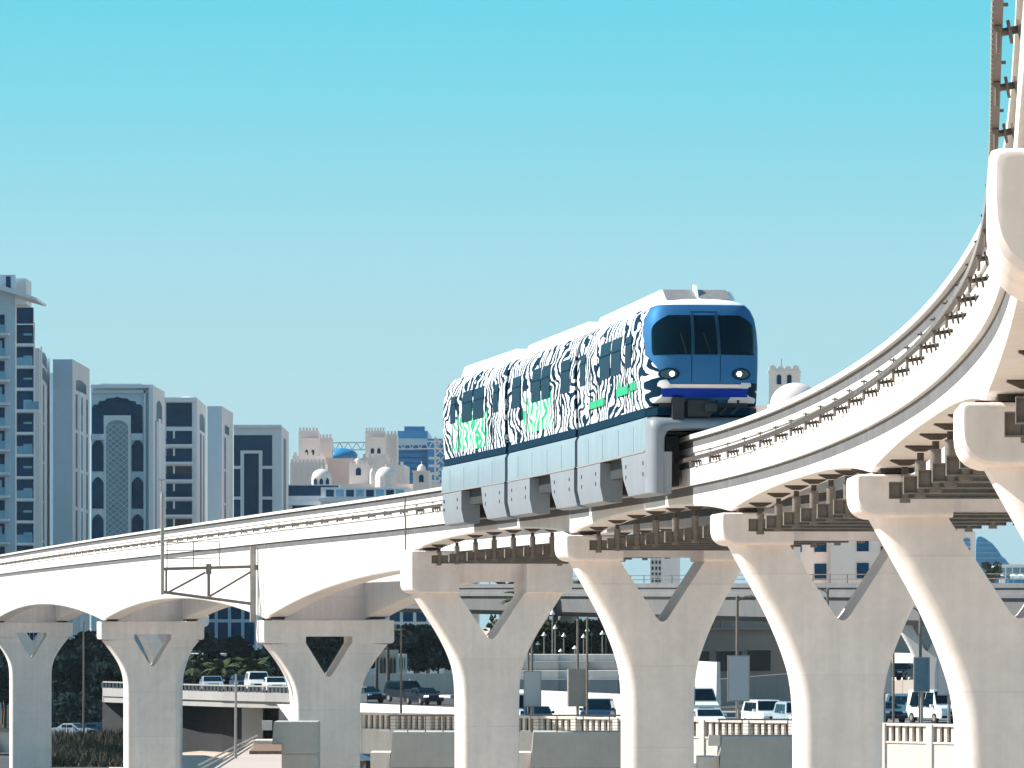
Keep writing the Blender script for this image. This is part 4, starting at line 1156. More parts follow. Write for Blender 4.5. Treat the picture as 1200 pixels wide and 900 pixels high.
board(677, 784, 828, 24, 1.8, F_t, 'blank taupe sign board between the two piers below the train', rz=0.25)
board(865.5, 768, 822, 26, 2.0, F_g, 'tall blank grey sign board on a lamp post right of the middle pier')
board(1036, 755, 813, 18, 2.2, F_g, 'grey sign board half hidden by the pier right of the train')
board(1080, 770, 811, 19, 2.0, F_b, 'narrow blue sign board under a curved lamp post')
board(1112, 750, 815, 27, 1.5, F_g, 'large pale sign board at right behind the sunlit pier leg', rz=-0.1)
board(810, 776, 826, 9, 3.0, F_g, 'thin grey sign board tight against the middle pier')
def pole(px, pyt, pyb, Y, label, r=0.07, arm=0, name='lamp_post'):
    if Y < 20: Y = wall_y(px) + Y
    a_ = at(px, pyb, Y); h = ZZ(pyt, Y) - PZ
    t = thing(name, label, 'lamp post' if arm else 'pole', (a_.x, Y, PZ))
    b = MB(); b.tube([(0, 0, 0), (0, 0, h)], [r, r * .8], 10); b.tube([(0, 0, h), (0, 0, h + .06)], [r * 1.2, r * .4], 10); b.build('post', M['steel'], t)
    if arm:
        b = MB(); b.tube([(0, 0, h - .25), (arm * .3, 0, h - .02), (arm * .65, 0, h + .04), (arm, 0, h - .12)], .03, 8); b.tube([(0, 0, h - .1), (arm * .35, 0, h - .03)], .02, 6); b.build('arm', M['steel'], t)
        b = MB(); s = 1 if arm > 0 else -1
        b.loft([[(arm + s * u, v, h - .14 + w_) for v, w_ in ((-.08 * k, -.04 * k), (.08 * k, -.04 * k), (.06 * k, .07 * k), (-.06 * k, .07 * k))] for u, k in ((-.12, .4), (0, 1), (.25, 1), (.36, .3))]); b.build('lamp_head', M['white'], t)
    return t
pole(619, 736, 786, 2.6, 'left pole of the pair above the left sign board', .06); pole(623.5, 733, 786, 3.2, 'right pole of the pair above the left sign board', .07)
pole(677, 727, 784, 2.6, 'left pole of the pair above the taupe sign board', .07); pole(688, 724, 826, 1.2, 'right pole of the pair above the taupe sign board', .06)
pole(864, 699, 768, 2.5, 'lamp post with arm to the right above the tall grey board', .085, 0.95)
pole(1078.5, 712, 770, 2.5, 'lamp post with arm to the left above the narrow blue board', .085, -0.9)
pole(1047, 719, 815, 1.4, 'thin leaning-base pole between the grey and blue boards', .06)
pole(470, 736, 832, 1.2, 'tall slim pole in front of the columned pavilion', .06)
pole(970, 690, 760, 300, 'lamp post seen through the opening of the pier right of the train', .09, -1.4)
# low pole in the dark left area
b = MB(); b.tube([(0, 0, 0), (0, 0, 11.5)], [.11, .07], 8); o = b.build('lamp_post', M['steel'], loc=(XX(98, 470), 470, 0)); tag(o, 'tall thin lamp post in the dark area between the two left piers', 'lamp post')

# ---------------- white ramp barriers, kerbs behind
def wallthing(name, label, cat, pts, z0, z1, th, m, parts=0, group=None):
    c = Vector((sum(p[0] for p in pts) / len(pts), sum(p[1] for p in pts) / len(pts), z0 if isinstance(z0, (int, float)) else z0[0]))
    t = thing(name, label, cat, c, 0, group)
    for k, (p, q) in enumerate(zip(pts, pts[1:])):
        d = Vector((q[0] - p[0], q[1] - p[1], 0)).normalized(); nrm = Vector((-d.y, d.x, 0)) * th / 2
        a_ = Vector((p[0], p[1], 0)); b_ = Vector((q[0], q[1], 0)); za = z0 if isinstance(z0, (int, float)) else z0[k]; zb = za if isinstance(z0, (int, float)) else z0[k+1]
        h = z1 - (z0 if isinstance(z0, (int, float)) else 0)
        if not isinstance(z0, (int, float)): h = z1
        n = max(1, int((b_ - a_).length / 3.2))
        for j in range(n):
            u = a_ + (b_ - a_) * (j / n) + d * .02; v = a_ + (b_ - a_) * ((j + 1) / n) - d * .02
            zu = za + (zb - za) * j / n; zv = za + (zb - za) * (j + 1) / n
            q_ = MB(); q_.hexa([p_ - c for p_ in (u - nrm + Vector((0,0,zu)), v - nrm + Vector((0,0,zv)), v + nrm + Vector((0,0,zv)), u + nrm + Vector((0,0,zu)), u - nrm*.6 + Vector((0,0,zu+h)), v - nrm*.6 + Vector((0,0,zv+h)), v + nrm*.6 + Vector((0,0,zv+h)), u + nrm*.6 + Vector((0,0,zu+h)))])
            q_.build('panel', m, t)
    return t
def kerb(pts, z, label, m1=None):
    c = Vector((pts[0][0], pts[0][1], z)); t = thing('painted_kerb', label, 'kerb', c, 0, 'black and white painted kerbs')
    for p, q in zip(pts, pts[1:]):
        a_ = Vector((p[0], p[1], 0)); b_ = Vector((q[0], q[1], 0)); L = (b_ - a_).length; d = (b_ - a_) / L; nr = Vector((-d.y, d.x, 0)) * .25
        n = int(L / 1.0)
        for j in range(n):
            u = a_ + d * (L * j / n) - Vector((c.x, c.y, 0)); v = a_ + d * (L * (j + 1) / n) - Vector((c.x, c.y, 0))
            q_ = MB(); q_.hexa([u - nr, v - nr, v + nr, u + nr] + [w_ + Vector((0, 0, .28)) for w_ in (u - nr, v - nr, v + nr, u + nr)]); q_.build('kerb_stone', M['kblack'] if j % 2 else M['kwhite'], t)
    return t
wallthing('jersey_barrier', 'white concrete barrier behind the balustrade, left of the stepped-cap pier', 'barrier', [(XX(420, 350), 350), (XX(545, 330), 330)], PZ, PZ + 1.35, .4, M['pconc'], group='white concrete barriers along the road')
wallthing('jersey_barrier', 'white sloping barrier behind the sign boards below the train', 'barrier', [(XX(590, 385), 385), (XX(745, 352), 352)], PZ, PZ + 1.9, .45, M['pconc'], group='white concrete barriers along the road')
kerb([(XX(420, 478), 478), (XX(540, 470), 470)], PZ + 0.005, 'black and white kerb beyond the dark saloon car')
kerb([(XX(630, 346), 346), (XX(705, 342), 342)], PZ + 0.005, 'black and white kerb behind the two sign boards')
kerb([(XX(836, 440), 440), (XX(862, 452), 452), (XX(886, 470), 470), (XX(940, 500), 500)], PZ + 0.3, 'black and white kerb curving up behind the white suv')
# grey terraces behind (x 600-725)
tz = thing('terrace_wall', 'long pale grey stepped terrace wall behind the sign boards', 'wall', (XX(660, 440), 440, PZ))
for k, (py0, py1, dy, m) in enumerate(((813, 796, 0, 'concrete'), (797, 786, 3, 'pconc'), (787, 775, 6, 'concrete'), (776, 767, 9, 'pconc'))):
    Yk = 420 + dy
    n = 5
    for j in range(n):
        pa = 585 + (760 - 585) * j / n; pb = 585 + (760 - 585) * (j + 1) / n - 0.4
        dyj = random.uniform(-.5, .5)
        b = MB(); b.box(XX(pa, Yk) - tz.location.x, XX(pb, Yk) - tz.location.x, Yk - 440 + dyj, Yk - 440 + 6, -6 if k == 0 else ZZ(py0, Yk) - PZ, ZZ(py1, Yk) - PZ); b.build('wall_panel', M[m], tz)
wallthing('ramp_wall', 'grey ramp parapet rising to the right behind the tall sign board', 'wall', [(XX(800, 405), 405), (XX(935, 420), 420)], [PZ, PZ + 0.6], 2.2, .4, M['beige'])
wallthing('white_wall', 'banded white wall left of the tall sign board', 'wall', [(XX(800, 392), 392), (XX(842, 372), 372)], PZ, PZ + 4.0, .4, M['pconc'])
wallthing('white_wall', 'banded white wall behind the black suv at right', 'wall', [(XX(1040, 430), 430), (XX(1072, 418), 418)], PZ, PZ + 4.4, .4, M['pconc'])
wallthing('ramp_wall', 'pinkish ramp parapet below the black suv', 'wall', [(XX(1025, 400), 400), (XX(1130, 392), 392)], [PZ, PZ + .4], 2.3, .4, M['beige'])

# ---------------- vegetation
def leaf_cloud(b, c, rad, n, size, rnd):
    for _ in range(n):
        while True:
            v = Vector((rnd.uniform(-1, 1), rnd.uniform(-1, 1), rnd.uniform(-1, 1)))
            if 0.25 < v.length < 1: break
        p = Vector(c) + Vector((v.x * rad[0], v.y * rad[1], v.z * rad[2]))
        n1 = Vector((rnd.uniform(-1, 1), rnd.uniform(-1, 1), rnd.uniform(-1, 1))).normalized(); n2 = n1.orthogonal().normalized(); s = size * rnd.uniform(.6, 1.3)
        b.poly([p - n1 * s, p + n2 * s * .55, p + n1 * s, p - n2 * s * .55])
def tree_proto(seed, h, w_, m, nl=1500, size=.32):
    rnd = random.Random(seed); t = MB(); th = h * .42
    t.tube([(0, 0, 0), (rnd.uniform(-.2, .2), 0, th * .5), (rnd.uniform(-.3, .3), rnd.uniform(-.2, .2), th)], [.26, .2, .14], 8)
    c = MB(); cl = []
    for k in range(11):
        an = rnd.uniform(0, 6.28); rr = rnd.uniform(.1, .72) * w_; z = h * rnd.uniform(.42, .86)
        p = (rr * math.cos(an), rr * math.sin(an), z); cl.append(p)
        t.tube([(0, 0, th * rnd.uniform(.7, 1)), (p[0] * .5, p[1] * .5, (th + z) / 2), p], [.11, .07, .03], 6)
        r_ = rnd.uniform(.30, .46) * w_
        leaf_cloud(c, p, (r_, r_, r_ * .75), nl // 11, size, rnd)
    return t.mesh('trunk', M['bark'], 50), c.mesh('crown', m, fixn=False)
def palm_proto(seed, h):
    rnd = random.Random(seed); t = MB(); lean = rnd.uniform(-.4, .4)
    t.tube([(0, 0, 0), (lean * .3, 0, h * .5), (lean, 0, h)], [.26, .19, .17], 8)
    c = MB()
    for k in range(22):
        an = 2 * math.pi * k / 22 + rnd.uniform(-.15, .15); up = rnd.uniform(.1, 1.2); L = rnd.uniform(2.0, 2.7); prev = Vector((lean, 0, h)); d = Vector((math.cos(an) * math.cos(up), math.sin(an) * math.cos(up), math.sin(up)))
        side = Vector((-math.sin(an), math.cos(an), 0))
        for j in range(8):
            nx_ = prev + d * L / 8; d = (d + Vector((0, 0, -.2))).normalized(); wd = .5 * math.sin(math.pi * (j + .8) / 9)
            for s in (-1, 1):
                c.poly([prev, nx_, nx_ + side * s * wd - Vector((0, 0, .32 * wd)), prev + side * s * wd * .7 - Vector((0, 0, .4 * wd))])
            prev = nx_
    return t.mesh('trunk', M['bark'], 50), c.mesh('crown', M['leaf2'], fixn=False)
def plant(protos, name, label, loc, scale=1.0, group='trees behind the guideway', cat='tree', rnd=random.Random(3)):
    t = thing(name, label, cat, loc, rnd.uniform(0, 6.28), group); t.scale = (scale,) * 3
    tm, cm = protos
    for nm, me in (('trunk', tm), ('crown', cm)):
        o = bpy.data.objects.new(nm, me); COL.objects.link(o); o.parent = t
    return t
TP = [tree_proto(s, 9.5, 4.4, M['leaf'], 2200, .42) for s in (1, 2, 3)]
TL = [tree_proto(s, 6.0, 2.8, M['leaf2'], 1300, .30) for s in (4, 5)]
PPM = [palm_proto(s, 7.0) for s in (6, 7, 8)]
rnd = random.Random(21)
# dark tree belts on the left, seen between the piers
ORD = ['leftmost', 'second from left', 'third from left', 'fourth from left', 'fifth from left', 'sixth from left', 'seventh from left', 'eighth from left', 'ninth from left', 'tenth from left', 'eleventh from left', 'twelfth from left', 'thirteenth from left', 'fourteenth from left', 'fifteenth from left']
NUM = ['%s from the left' % w for w in 'first second third fourth fifth sixth seventh eighth ninth tenth eleventh twelfth thirteenth fourteenth fifteenth sixteenth seventeenth eighteenth nineteenth twentieth'.split()] + ['sixth from the right', 'fifth from the right', 'fourth from the right', 'third from the right', 'second from the right', 'rightmost']
where = [('far left of the leftmost pier', -10, 8), ('between the two left piers', 70, 140), ('between the second and third piers from left', 205, 310), ('behind the third pier', 320, 420), ('left of the stepped-cap pier', 420, 520)]
for nm, a_, b_ in where:
    for row, Yr in enumerate((548, 575, 610)):
        n = max(1, int((b_ - a_) / 26))
        for k in range(n + 1):
            px = a_ + (b_ - a_) * (k + rnd.uniform(.2, .8)) / (n + 1)
            Y_ = Yr + rnd.uniform(-8, 8); X_ = XX(px, Y_); base = 0 if X_ < -22 else PZ
            sc = rnd.uniform(.8, 1.08) * (0.78 if base else 1) * (0.9 + 0.1*row)
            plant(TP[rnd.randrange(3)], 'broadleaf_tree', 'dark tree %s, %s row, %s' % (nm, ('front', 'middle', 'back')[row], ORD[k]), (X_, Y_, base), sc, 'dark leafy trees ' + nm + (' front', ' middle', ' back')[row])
for i_, (px, Y_, z) in enumerate(((212, 520, 0), (228, 512, 0), (262, 505, 0), (290, 510, 0), (303, 516, 0), (441, 480, PZ), (455, 470, PZ))):
    plant(PPM[i_ % 3], 'palm_tree', ['palm just right of the second pier', 'second palm right of the second pier', 'palm above the dark car on the bridge', 'palm above the white suv on the bridge', 'palm nearest the third pier', 'palm left of the columned pavilion', 'short palm beside the columned pavilion'][i_] + ' with feathery crown', (XX(px, Y_), Y_, z), .95 if z == 0 else .8, 'palm trees')
# tree and lamp-standard cluster below the train
for k in range(15):
    px = 596 + 9 * k + rnd.uniform(-3, 3); Y_ = 462 + rnd.uniform(-8, 22); X_ = XX(px, Y_)
    plant(TL[k % 2] if k % 3 else PPM[k % 3], 'small_tree' if k % 3 else 'palm_tree', ('small dusty tree' if k % 3 else 'small dusty palm') + ' in the strip above the grey terraces, %s' % ORD[k], (X_, Y_, PZ), rnd.uniform(1.15, 1.4), 'small trees in the planted strip above the terraces')
sh = MB(); sh.tube([(0, 0, 0), (0, 0, 5.2)], [.07, .05], 8); pst = sh.mesh('post', M['galv'], 50)
sh = MB(); sh.lathe((0, 0, 5.1), [(.02, .34), (.12, .2), (.22, .08), (.23, .04), (.1, 0), (.02, 0)], 14); shd = sh.mesh('shade', M['white'], 40)
for k in range(26):
    px = 602 + 4.5 * k + rnd.uniform(-1.5, 1.5); Y_ = 445 + rnd.uniform(-10, 30); zsc = rnd.uniform(.8, 1.5)
    t = thing('saucer_lamp', 'white saucer street lamp among the small trees, %s' % NUM[k], 'lamp', (XX(px, Y_), Y_, PZ), 0, 'saucer lamps among the small trees'); t.scale = (1, 1, zsc)
    for nm, me in (('post', pst), ('shade', shd)): o = bpy.data.objects.new(nm, me); COL.objects.link(o); o.parent = t
hd = MB(); r4 = random.Random(9)
for k in range(9000):
    Y_ = r4.uniform(528, 541); px = r4.uniform(60, 345); X_ = XX(px, Y_); z = r4.uniform(0, 3.4 + .8 * math.sin(X_ * .9) + .5 * math.sin(X_ * 2.3)); a_ = Vector((r4.uniform(-1, 1), r4.uniform(-1, 1), r4.uniform(-1, 1))).normalized(); b_ = a_.orthogonal().normalized(); q_ = Vector((X_, Y_, z)); s_ = r4.uniform(.15, .4)
    hd.poly([q_ - a_ * s_, q_ + b_ * s_ * .6, q_ + a_ * s_, q_ - b_ * s_ * .6])
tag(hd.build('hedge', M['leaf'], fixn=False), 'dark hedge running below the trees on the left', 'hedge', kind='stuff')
# dry shrubs mass, bottom left
gs = MB(); r2 = random.Random(5)
for k in range(5200):
    px = r2.uniform(55, 165); Y_ = r2.uniform(400, 470); x = XX(px, Y_); hgt = r2.uniform(.5, 1.3) * (1.5 if Y_ > 455 else 1.0)
    an = r2.uniform(0, 6.28); dx, dy = math.cos(an) * .25, math.sin(an) * .25
    b0 = Vector((x, Y_, 0)); gs.poly([b0 - Vector((dx, dy, 0)) * .6, b0 + Vector((dx, dy, 0)) * .6, b0 + Vector((dx * 2 + r2.uniform(-.3, .3), dy * 2, hgt))])
tag(gs.build('dry_shrubs', M['grass'], fixn=False), 'dry brown and green shrubs on the bank between the two left piers', 'shrubs', kind='stuff')

# ============================================================ buildings
class Bld:
    """prism building: front face from A(px0,Y0) to B(px1,Y1), right side to C(px2,Y2)"""
    def __init__(s, name, label, A, B, C, ztop, cat='building', m='bwall', mside='bside', z0=0.0, group=None):
        s.a = Vector((XX(*A), A[1], 0)); s.b = Vector((XX(*B), B[1], 0)); s.c = Vector((XX(*C), C[1], 0)); s.d = s.a + (s.c - s.b)
        s.o = (s.a + s.c) / 2; s.o.z = z0
        s.t = thing(name, label, cat, s.o, 0, group); s.z0 = z0; s.zt = ztop
        b = MB(); b.hexa([q - s.o + Vector((0, 0, z0)) for q in (s.a, s.b, s.c, s.d)] + [q - s.o + Vector((0, 0, ztop)) for q in (s.a, s.b, s.c, s.d)])
        b.f = b.f[:3] + b.f[3:]; 
        b.mi = [0, 0, 0, 1, 0, 0]
        s.wall = b.build('wall', [M[m], M[mside]], s.t)
    def face(s, side): 
        p, q = (s.a, s.b) if side == 'front' else (s.b, s.c)
        u = (q - p); L = u.length; u = u / L; n = Vector((u.y, -u.x, 0)); return p, u, n, L
    def box(s, side, u0, u1, z0, z1, out0, out1, m, name='frame', parent=None):
        """u as fraction of the face width"""
        p, u, n, L = s.face(side)
        if side == 'side': out0, out1 = .01 + out0 * .1, .01 + out1 * .1     # side walls carry shallow relief only
        def P(uu, oo, z): return p + u * (uu * L) + n * oo + Vector((0, 0, z)) - s.o
        b = MB(); b.hexa([P(u0, out1, z0), P(u1, out1, z0), P(u1, out0, z0), P(u0, out0, z0), P(u0, out1, z1), P(u1, out1, z1), P(u1, out0, z1), P(u0, out0, z1)])
        return b.build(name, M[m], parent or s.t)
    def shape(s, side, pts, out0, out1, m, name='window'):
        p, u, n, L = s.face(side)
        if side == 'side': out0, out1 = .01 + out0 * .1, .01 + out1 * .1
        b = MB(); b.prism([p + u * (uu * L) + n * out0 + Vector((0, 0, z)) - s.o for uu, z in pts], n * (out1 - out0)); return b.build(name, M[m], s.t)
def ogee(u0, u1, z0, z1, scal=.25):
    """window outline with a scalloped head"""
    w_ = u1 - u0; h = z1 - z0; c = (u0 + u1) / 2
    hd = [(1.0, .80), (.97, .86), (.88, .865), (.86, .92), (.75, .93), (.70, .97), (.58, .98), (.5, 1.0)]
    pts = [(u0, z0), (u1, z0)] + [(u0 + w_ * a_, z0 + h * (1 - scal * (1 - (b_ - .8) / .2))) for a_, b_ in hd] + [(u0 + w_ * (1 - a_), z0 + h * (1 - scal * (1 - (b_ - .8) / .2))) for a_, b_ in reversed(hd[:-1])]
    return pts
def Zp(py, Y): return ZZ(py, Y)
GRP = 'residential towers in a row on the left'
# --- tower 1: white slab at the far left with balconies
Y = 700
t1 = Bld('apartment_tower', 'tallest white apartment tower at the left edge with a slanted roof canopy', (-60, 700), (18, Y), (19.5, 730), Zp(322, Y), m='bwall', group=GRP)
for k in range(13):
    z = Zp(391 + 27.2 * k, Y)
    o = t1.box('front', .30, .915 if k % 1 == 0 else .9, z - .28, z + .05, -.1, 1.5, 'bwhite', 'balcony')
    t1.box('front', .42, .80 + .06, z + .05, z + 1.15, 1.35, 1.42, 'bglass2', 'balustrade', o)
    t1.box('front', .66, .84, z + .1, z + 2.6, .02, .06, 'bglass', 'window')
    if k % 2: t1.box('front', .74, .80, z + .1, z + 2.2, .065, .08, 'bglass2', 'window')
q = MB(); a_ = at(-20, 326, Y - 3) - t1.o; b_ = at(43, 349, Y - 3) - t1.o
q.hexa([a_ + Vector((0, 0, -.9)), b_ + Vector((0, 0, -.35)), b_ + Vector((0, 14, -.35)), a_ + Vector((0, 14, -.9)), a_ + Vector((0, 0, 0)), b_, b_ + Vector((0, 14, 0)), a_ + Vector((0, 14, 0))]); q.build('roof_canopy', M['bwhite'], t1.t)
q = MB(); c_ = at(9, 330, Y) - t1.o; q.box(c_.x - 6, c_.x + .9, 2, 10, c_.z - 2, c_.z + 1.6); q.build('roof_housing', M['bwhite'], t1.t)
t1.box('front', .86, .93, Zp(338, Y), Zp(324, Y), 0.02, .1, 'bglass', 'window')
# --- tower 2: balcony column next to it
Y = 740
t2 = Bld('apartment_tower', 'blue glass balcony tower stepping up beside the white tower', (17, Y), (40, Y), (41, Y + 14), Zp(384, Y), m='bwall', group=GRP)
q = MB(); c_ = at(19, 357, Y) - t2.o
q.box(c_.x - 1, c_.x + 1.0, 0, 8, c_.z - 5, c_.z); q.build('stepped_top', M['bwall'], t2.t)
q = MB(); c_ = at(24, 371, Y) - t2.o; q.box(c_.x - 1, c_.x + .7, 1, 8, c_.z - 4, c_.z); q.build('stepped_top', M['bside'], t2.t)
for k in range(11):
    z = Zp(403 + 25.9 * k, Y); big = (k == 3)
    o = t2.box('front', 0.02, 1.35 if big else .98, z - .32, z, -.05, 2.6 if big else 1.4, 'bwhite', 'balcony')
    t2.box('front', .1 if not big else .62, .96 if not big else 1.32, z, z + 1.15, (2.5 if big else 1.3), (2.55 if big else 1.35), 'bglass2' if k % 2 or big else 'bglass', 'balustrade', o)
    t2.box('front', .05, .96, z + .02, z + 2.75, .02, .06, 'bglass', 'window')
    t2.box('front', .46, .90, z + .1, z + 1.5, .065, .1, 'bglass2', 'window_pane')
z = Zp(403, Y) ; t2.box('front', .05, .98, z + 2.9, z + 5.2, .02, .8, 'bglass', 'window')
# unseen tower added left of the picture to shade the low road and trees
shade_tower = Bld('apartment_tower', 'unseen apartment tower added outside the picture on the left to cast shade', (-1150, 462), (-1010, 462), (-760, 640), 66, m='bwall', group=GRP)
for k in range(14):
    shade_tower.box('front', .06, .94, 6 + 4 * k, 8.6 + 4 * k, .02, .12, 'bglass', 'window'); shade_tower.box('side', .04, .96, 6 + 4 * k, 8.6 + 4 * k, .02, .12, 'bglass', 'window')
# --- tower 3: warm blade with ogee windows (40-58)
Y = 765
t3 = Bld('apartment_tower', 'narrow pinkish tower with two scalloped windows near its top', (33, Y), (46, Y), (58, Y + 46), Zp(408, Y), m='bside', group=GRP)
t3.shape('side', ogee(.28, .78, Zp(428, Y + 20), Zp(412.5, Y + 20)), .02, .12, 'bglass'); t3.shape('side', ogee(.28, .74, Zp(446, Y + 20), Zp(431, Y + 20)), .02, .12, 'bglass')
for k in range(5):
    t3.box('side', .34, .44, Zp(496 + 46 * k, Y + 20), Zp(452 + 46 * k, Y + 20), .02, .2, 'bglass', 'window'); t3.box('side', .50, .64, Zp(496 + 46 * k, Y + 20), Zp(450 + 46 * k, Y + 20), .02, .9, 'bwhite', 'pilaster')
t3.box('side', .1, .2, 0, Zp(412, Y + 20), .02, 1.1, 'bwhite', 'pilaster'); t3.box('side', .84, .97, 0, Zp(412, Y + 20), .02, 1.1, 'bwhite', 'pilaster')
# --- tower 4: plain slab + side slot
Y = 800
t4 = Bld('apartment_tower', 'tall plain grey slab tower with a warm side and narrow slot windows', (62, Y), (85, Y), (105, Y + 30), Zp(421, Y), m='bwall', group=GRP)
b4 = Bld('apartment_tower', 'low recessed slab against the plain grey slab tower', (58, Y + 18), (64, Y + 18), (70, Y + 30), Zp(430, Y), m='bwall', group=GRP)
t4.shape('side', ogee(.20, .80, Zp(459, Y + 12), Zp(445, Y + 12)), .02, .12, 'bglass')
t4.box('side', .36, .72, 0, Zp(459, Y + 12), .02, .9, 'bwhite', 'pilaster')
for k in range(5): 
    z1 = Zp(464 + 45 * k, Y + 12); z0 = Zp(505 + 45 * k, Y + 12)
    t4.box('side', .17, .28, z0, z1, .02, .12, 'bglass', 'window'); t4.box('side', .46, .56, z0, z1, .92, .97, 'bglass2', 'window')
    t4.box('side', .80, .88, z0, z1, .02, .12, 'bglass', 'window')
# --- tower 5: ornate front (107-185)
Y = 860
t5 = Bld('apartment_tower', 'ornate grey block with scalloped dark windows around a tall carved lattice panel', (107, Y), (180, Y), (193, Y + 22), Zp(452, Y), m='bwall', group=GRP)
def fr(px): return (px - 107) / 73
t5.box('front', 0, 1, Zp(455, Y), Zp(451, Y), .02, 1.0, 'bwhite', 'cornice')
t5.box('front', fr(107), fr(178), Zp(461, Y), Zp(457.5, Y), .02, .5, 'bwall', 'cornice')
t5.box('front', fr(168.5), fr(171), 0, Zp(457, Y), .02, .5, 'bwhite', 'pilaster'); t5.box('front', fr(175), fr(180), 0, Zp(455, Y), .02, 1.2, 'bwhite', 'pilaster')
t5.shape('front', ogee(fr(108), fr(167), Zp(508.5, Y), Zp(465, Y), .30), .02, .1, 'bglass')
t5.box('front', fr(106.5), fr(122), Zp(516, Y), Zp(509, Y), .02, .6, 'bwall', 'spandrel'); t5.box('front', fr(154), fr(168), Zp(516, Y), Zp(508, Y), .02, .6, 'bwall', 'spandrel')
for k in range(4):
    for u0, u1 in ((108, 121.5), (154.5, 168)): t5.shape('front', ogee(fr(u0), fr(u1), Zp(552.5 + 43.6 * k, Y), Zp(515 + 43.6 * k, Y), .22), .02, .1, 'bglass')
t5.box('front', fr(122), fr(153.5), 0, Zp(487, Y), .02, .9, 'bwhite', 'screen_frame')
arch = [(fr(125), 0), (fr(150.5), 0), (fr(150.5), Zp(502, Y))] + [(fr(137.75 + 12.75 * math.cos(t_)), Zp(502 - 9.5 * math.sin(t_), Y)) for t_ in [math.pi * k / 10 for k in range(1, 10)]] + [(fr(125), Zp(502, Y))]
t5.shape('front', arch, .92, 1.0, 'lattice', 'lattice_panel')
lt_ = MB(); p_, u_, n_, L_ = t5.face('front')
def LP(uu, z, o=1.02): return p_ + u_ * (fr(uu) * L_) + n_ * o + Vector((0, 0, z)) - t5.o
for k in range(34):
    z = Zp(497, Y) - k * .95
    for s in (-1, 1):
        for j in range(3):
            x0 = 125.4 + 8.3 * j; a1 = (x0, z if s > 0 else z - .95); a2 = (x0 + 8.2, z - .95 if s > 0 else z)
            lt_.bar(LP(a1[0], a1[1]), LP(a2[0], a2[1]), .12, .12)
tag(lt_.build('lattice_bars', M['bwall'], t5.t), kind='stuff')
t5.shape('side', ogee(.25, .75, Zp(492, Y), Zp(466, Y)), .02, .1, 'bglass'); t5.box('side', .4, .62, 0, Zp(488, Y), .02, .9, 'bwhite', 'pilaster')
t5.box('side', .15, .25, 0, Zp(492, Y), .02, .12, 'bglass', 'window')
q = MB(); c_ = at(120, 448, Y) - t5.o; q.box(c_.x - 1.5, c_.x + 5.5, 4, 9, c_.z - .5, c_.z + .5); q.build('roof_plant', M['bwall'], t5.t)
# --- tower 6: balconies (195-225)
Y = 905
t6 = Bld('apartment_tower', 'tower with stacked dark balconies and pale slab edges right of the ornate block', (193, Y), (231, Y), (242, Y + 34), Zp(466.5, Y), m='bwhite', group=GRP)
def f6(px): return (px - 193) / 38
t6.box('front', f6(195), f6(225), Zp(500, Y), Zp(472, Y), .02, .1, 'bglass', 'window')
for k in range(9):
    zt_ = Zp(505 + 20.6 * k, Y); zb_ = Zp(520 + 20.6 * k, Y)
    t6.box('front', f6(195), f6(225), zb_, zt_, .02, .1, 'darkwin' if k % 3 == 2 else 'bglass', 'window')
    o = t6.box('front', f6(194.5), f6(225.5), Zp(523.5 + 20.6 * k, Y), Zp(520.8 + 20.6 * k, Y), .02, 1.4, 'bwhite', 'balcony')
    t6.box('front', f6(195), f6(225), Zp(520.8 + 20.6 * k, Y), Zp(514 + 20.6 * k, Y), 1.25, 1.3, 'bglass', 'balustrade', o)
    t6.box('front', f6(203), f6(205), zb_, zt_, .1, .5, 'bwhite', 'mullion')
t6.box('front', 0, 1, Zp(471, Y), Zp(466, Y), .02, .9, 'bwhite', 'cornice')
t6.shape('side', ogee(.25, .8, Zp(501, Y), Zp(480, Y)), .02, .1, 'bglass'); t6.box('side', .3, .75, 0, Zp(505, Y), .02, .12, 'bglass', 'window'); t6.box('side', .45, .6, 0, Zp(505, Y), .125, .5, 'bwhite', 'pilaster')
q = MB(); c_ = at(208, 462, Y) - t6.o; q.lathe((c_.x, 8, c_.z - 1), [(2.0, 0), (2.0, .9), (1.4, 1.5), (.4, 1.7)], 14); q.build('roof_tank', M['bwhite'], t6.t)
# --- tower 7: plain slab 243-272
Y = 960
t7 = Bld('apartment_tower', 'plain pale blue grey slab tower between the balcony tower and the last tower', (243, Y), (260, Y), (273, Y + 30), Zp(476, Y), m='bwall', group=GRP)
t7.box('side', .25, .65, Zp(506, Y), Zp(496, Y), .02, .1, 'bglass', 'window')
for k in range(4): t7.box('side', .22, .34, Zp(548 + 40*k, Y), Zp(511 + 40*k, Y), .02, .1, 'bglass', 'window')
t7.box('side', .45, .60, 0, Zp(510, Y), .02, .8, 'bwhite', 'pilaster')
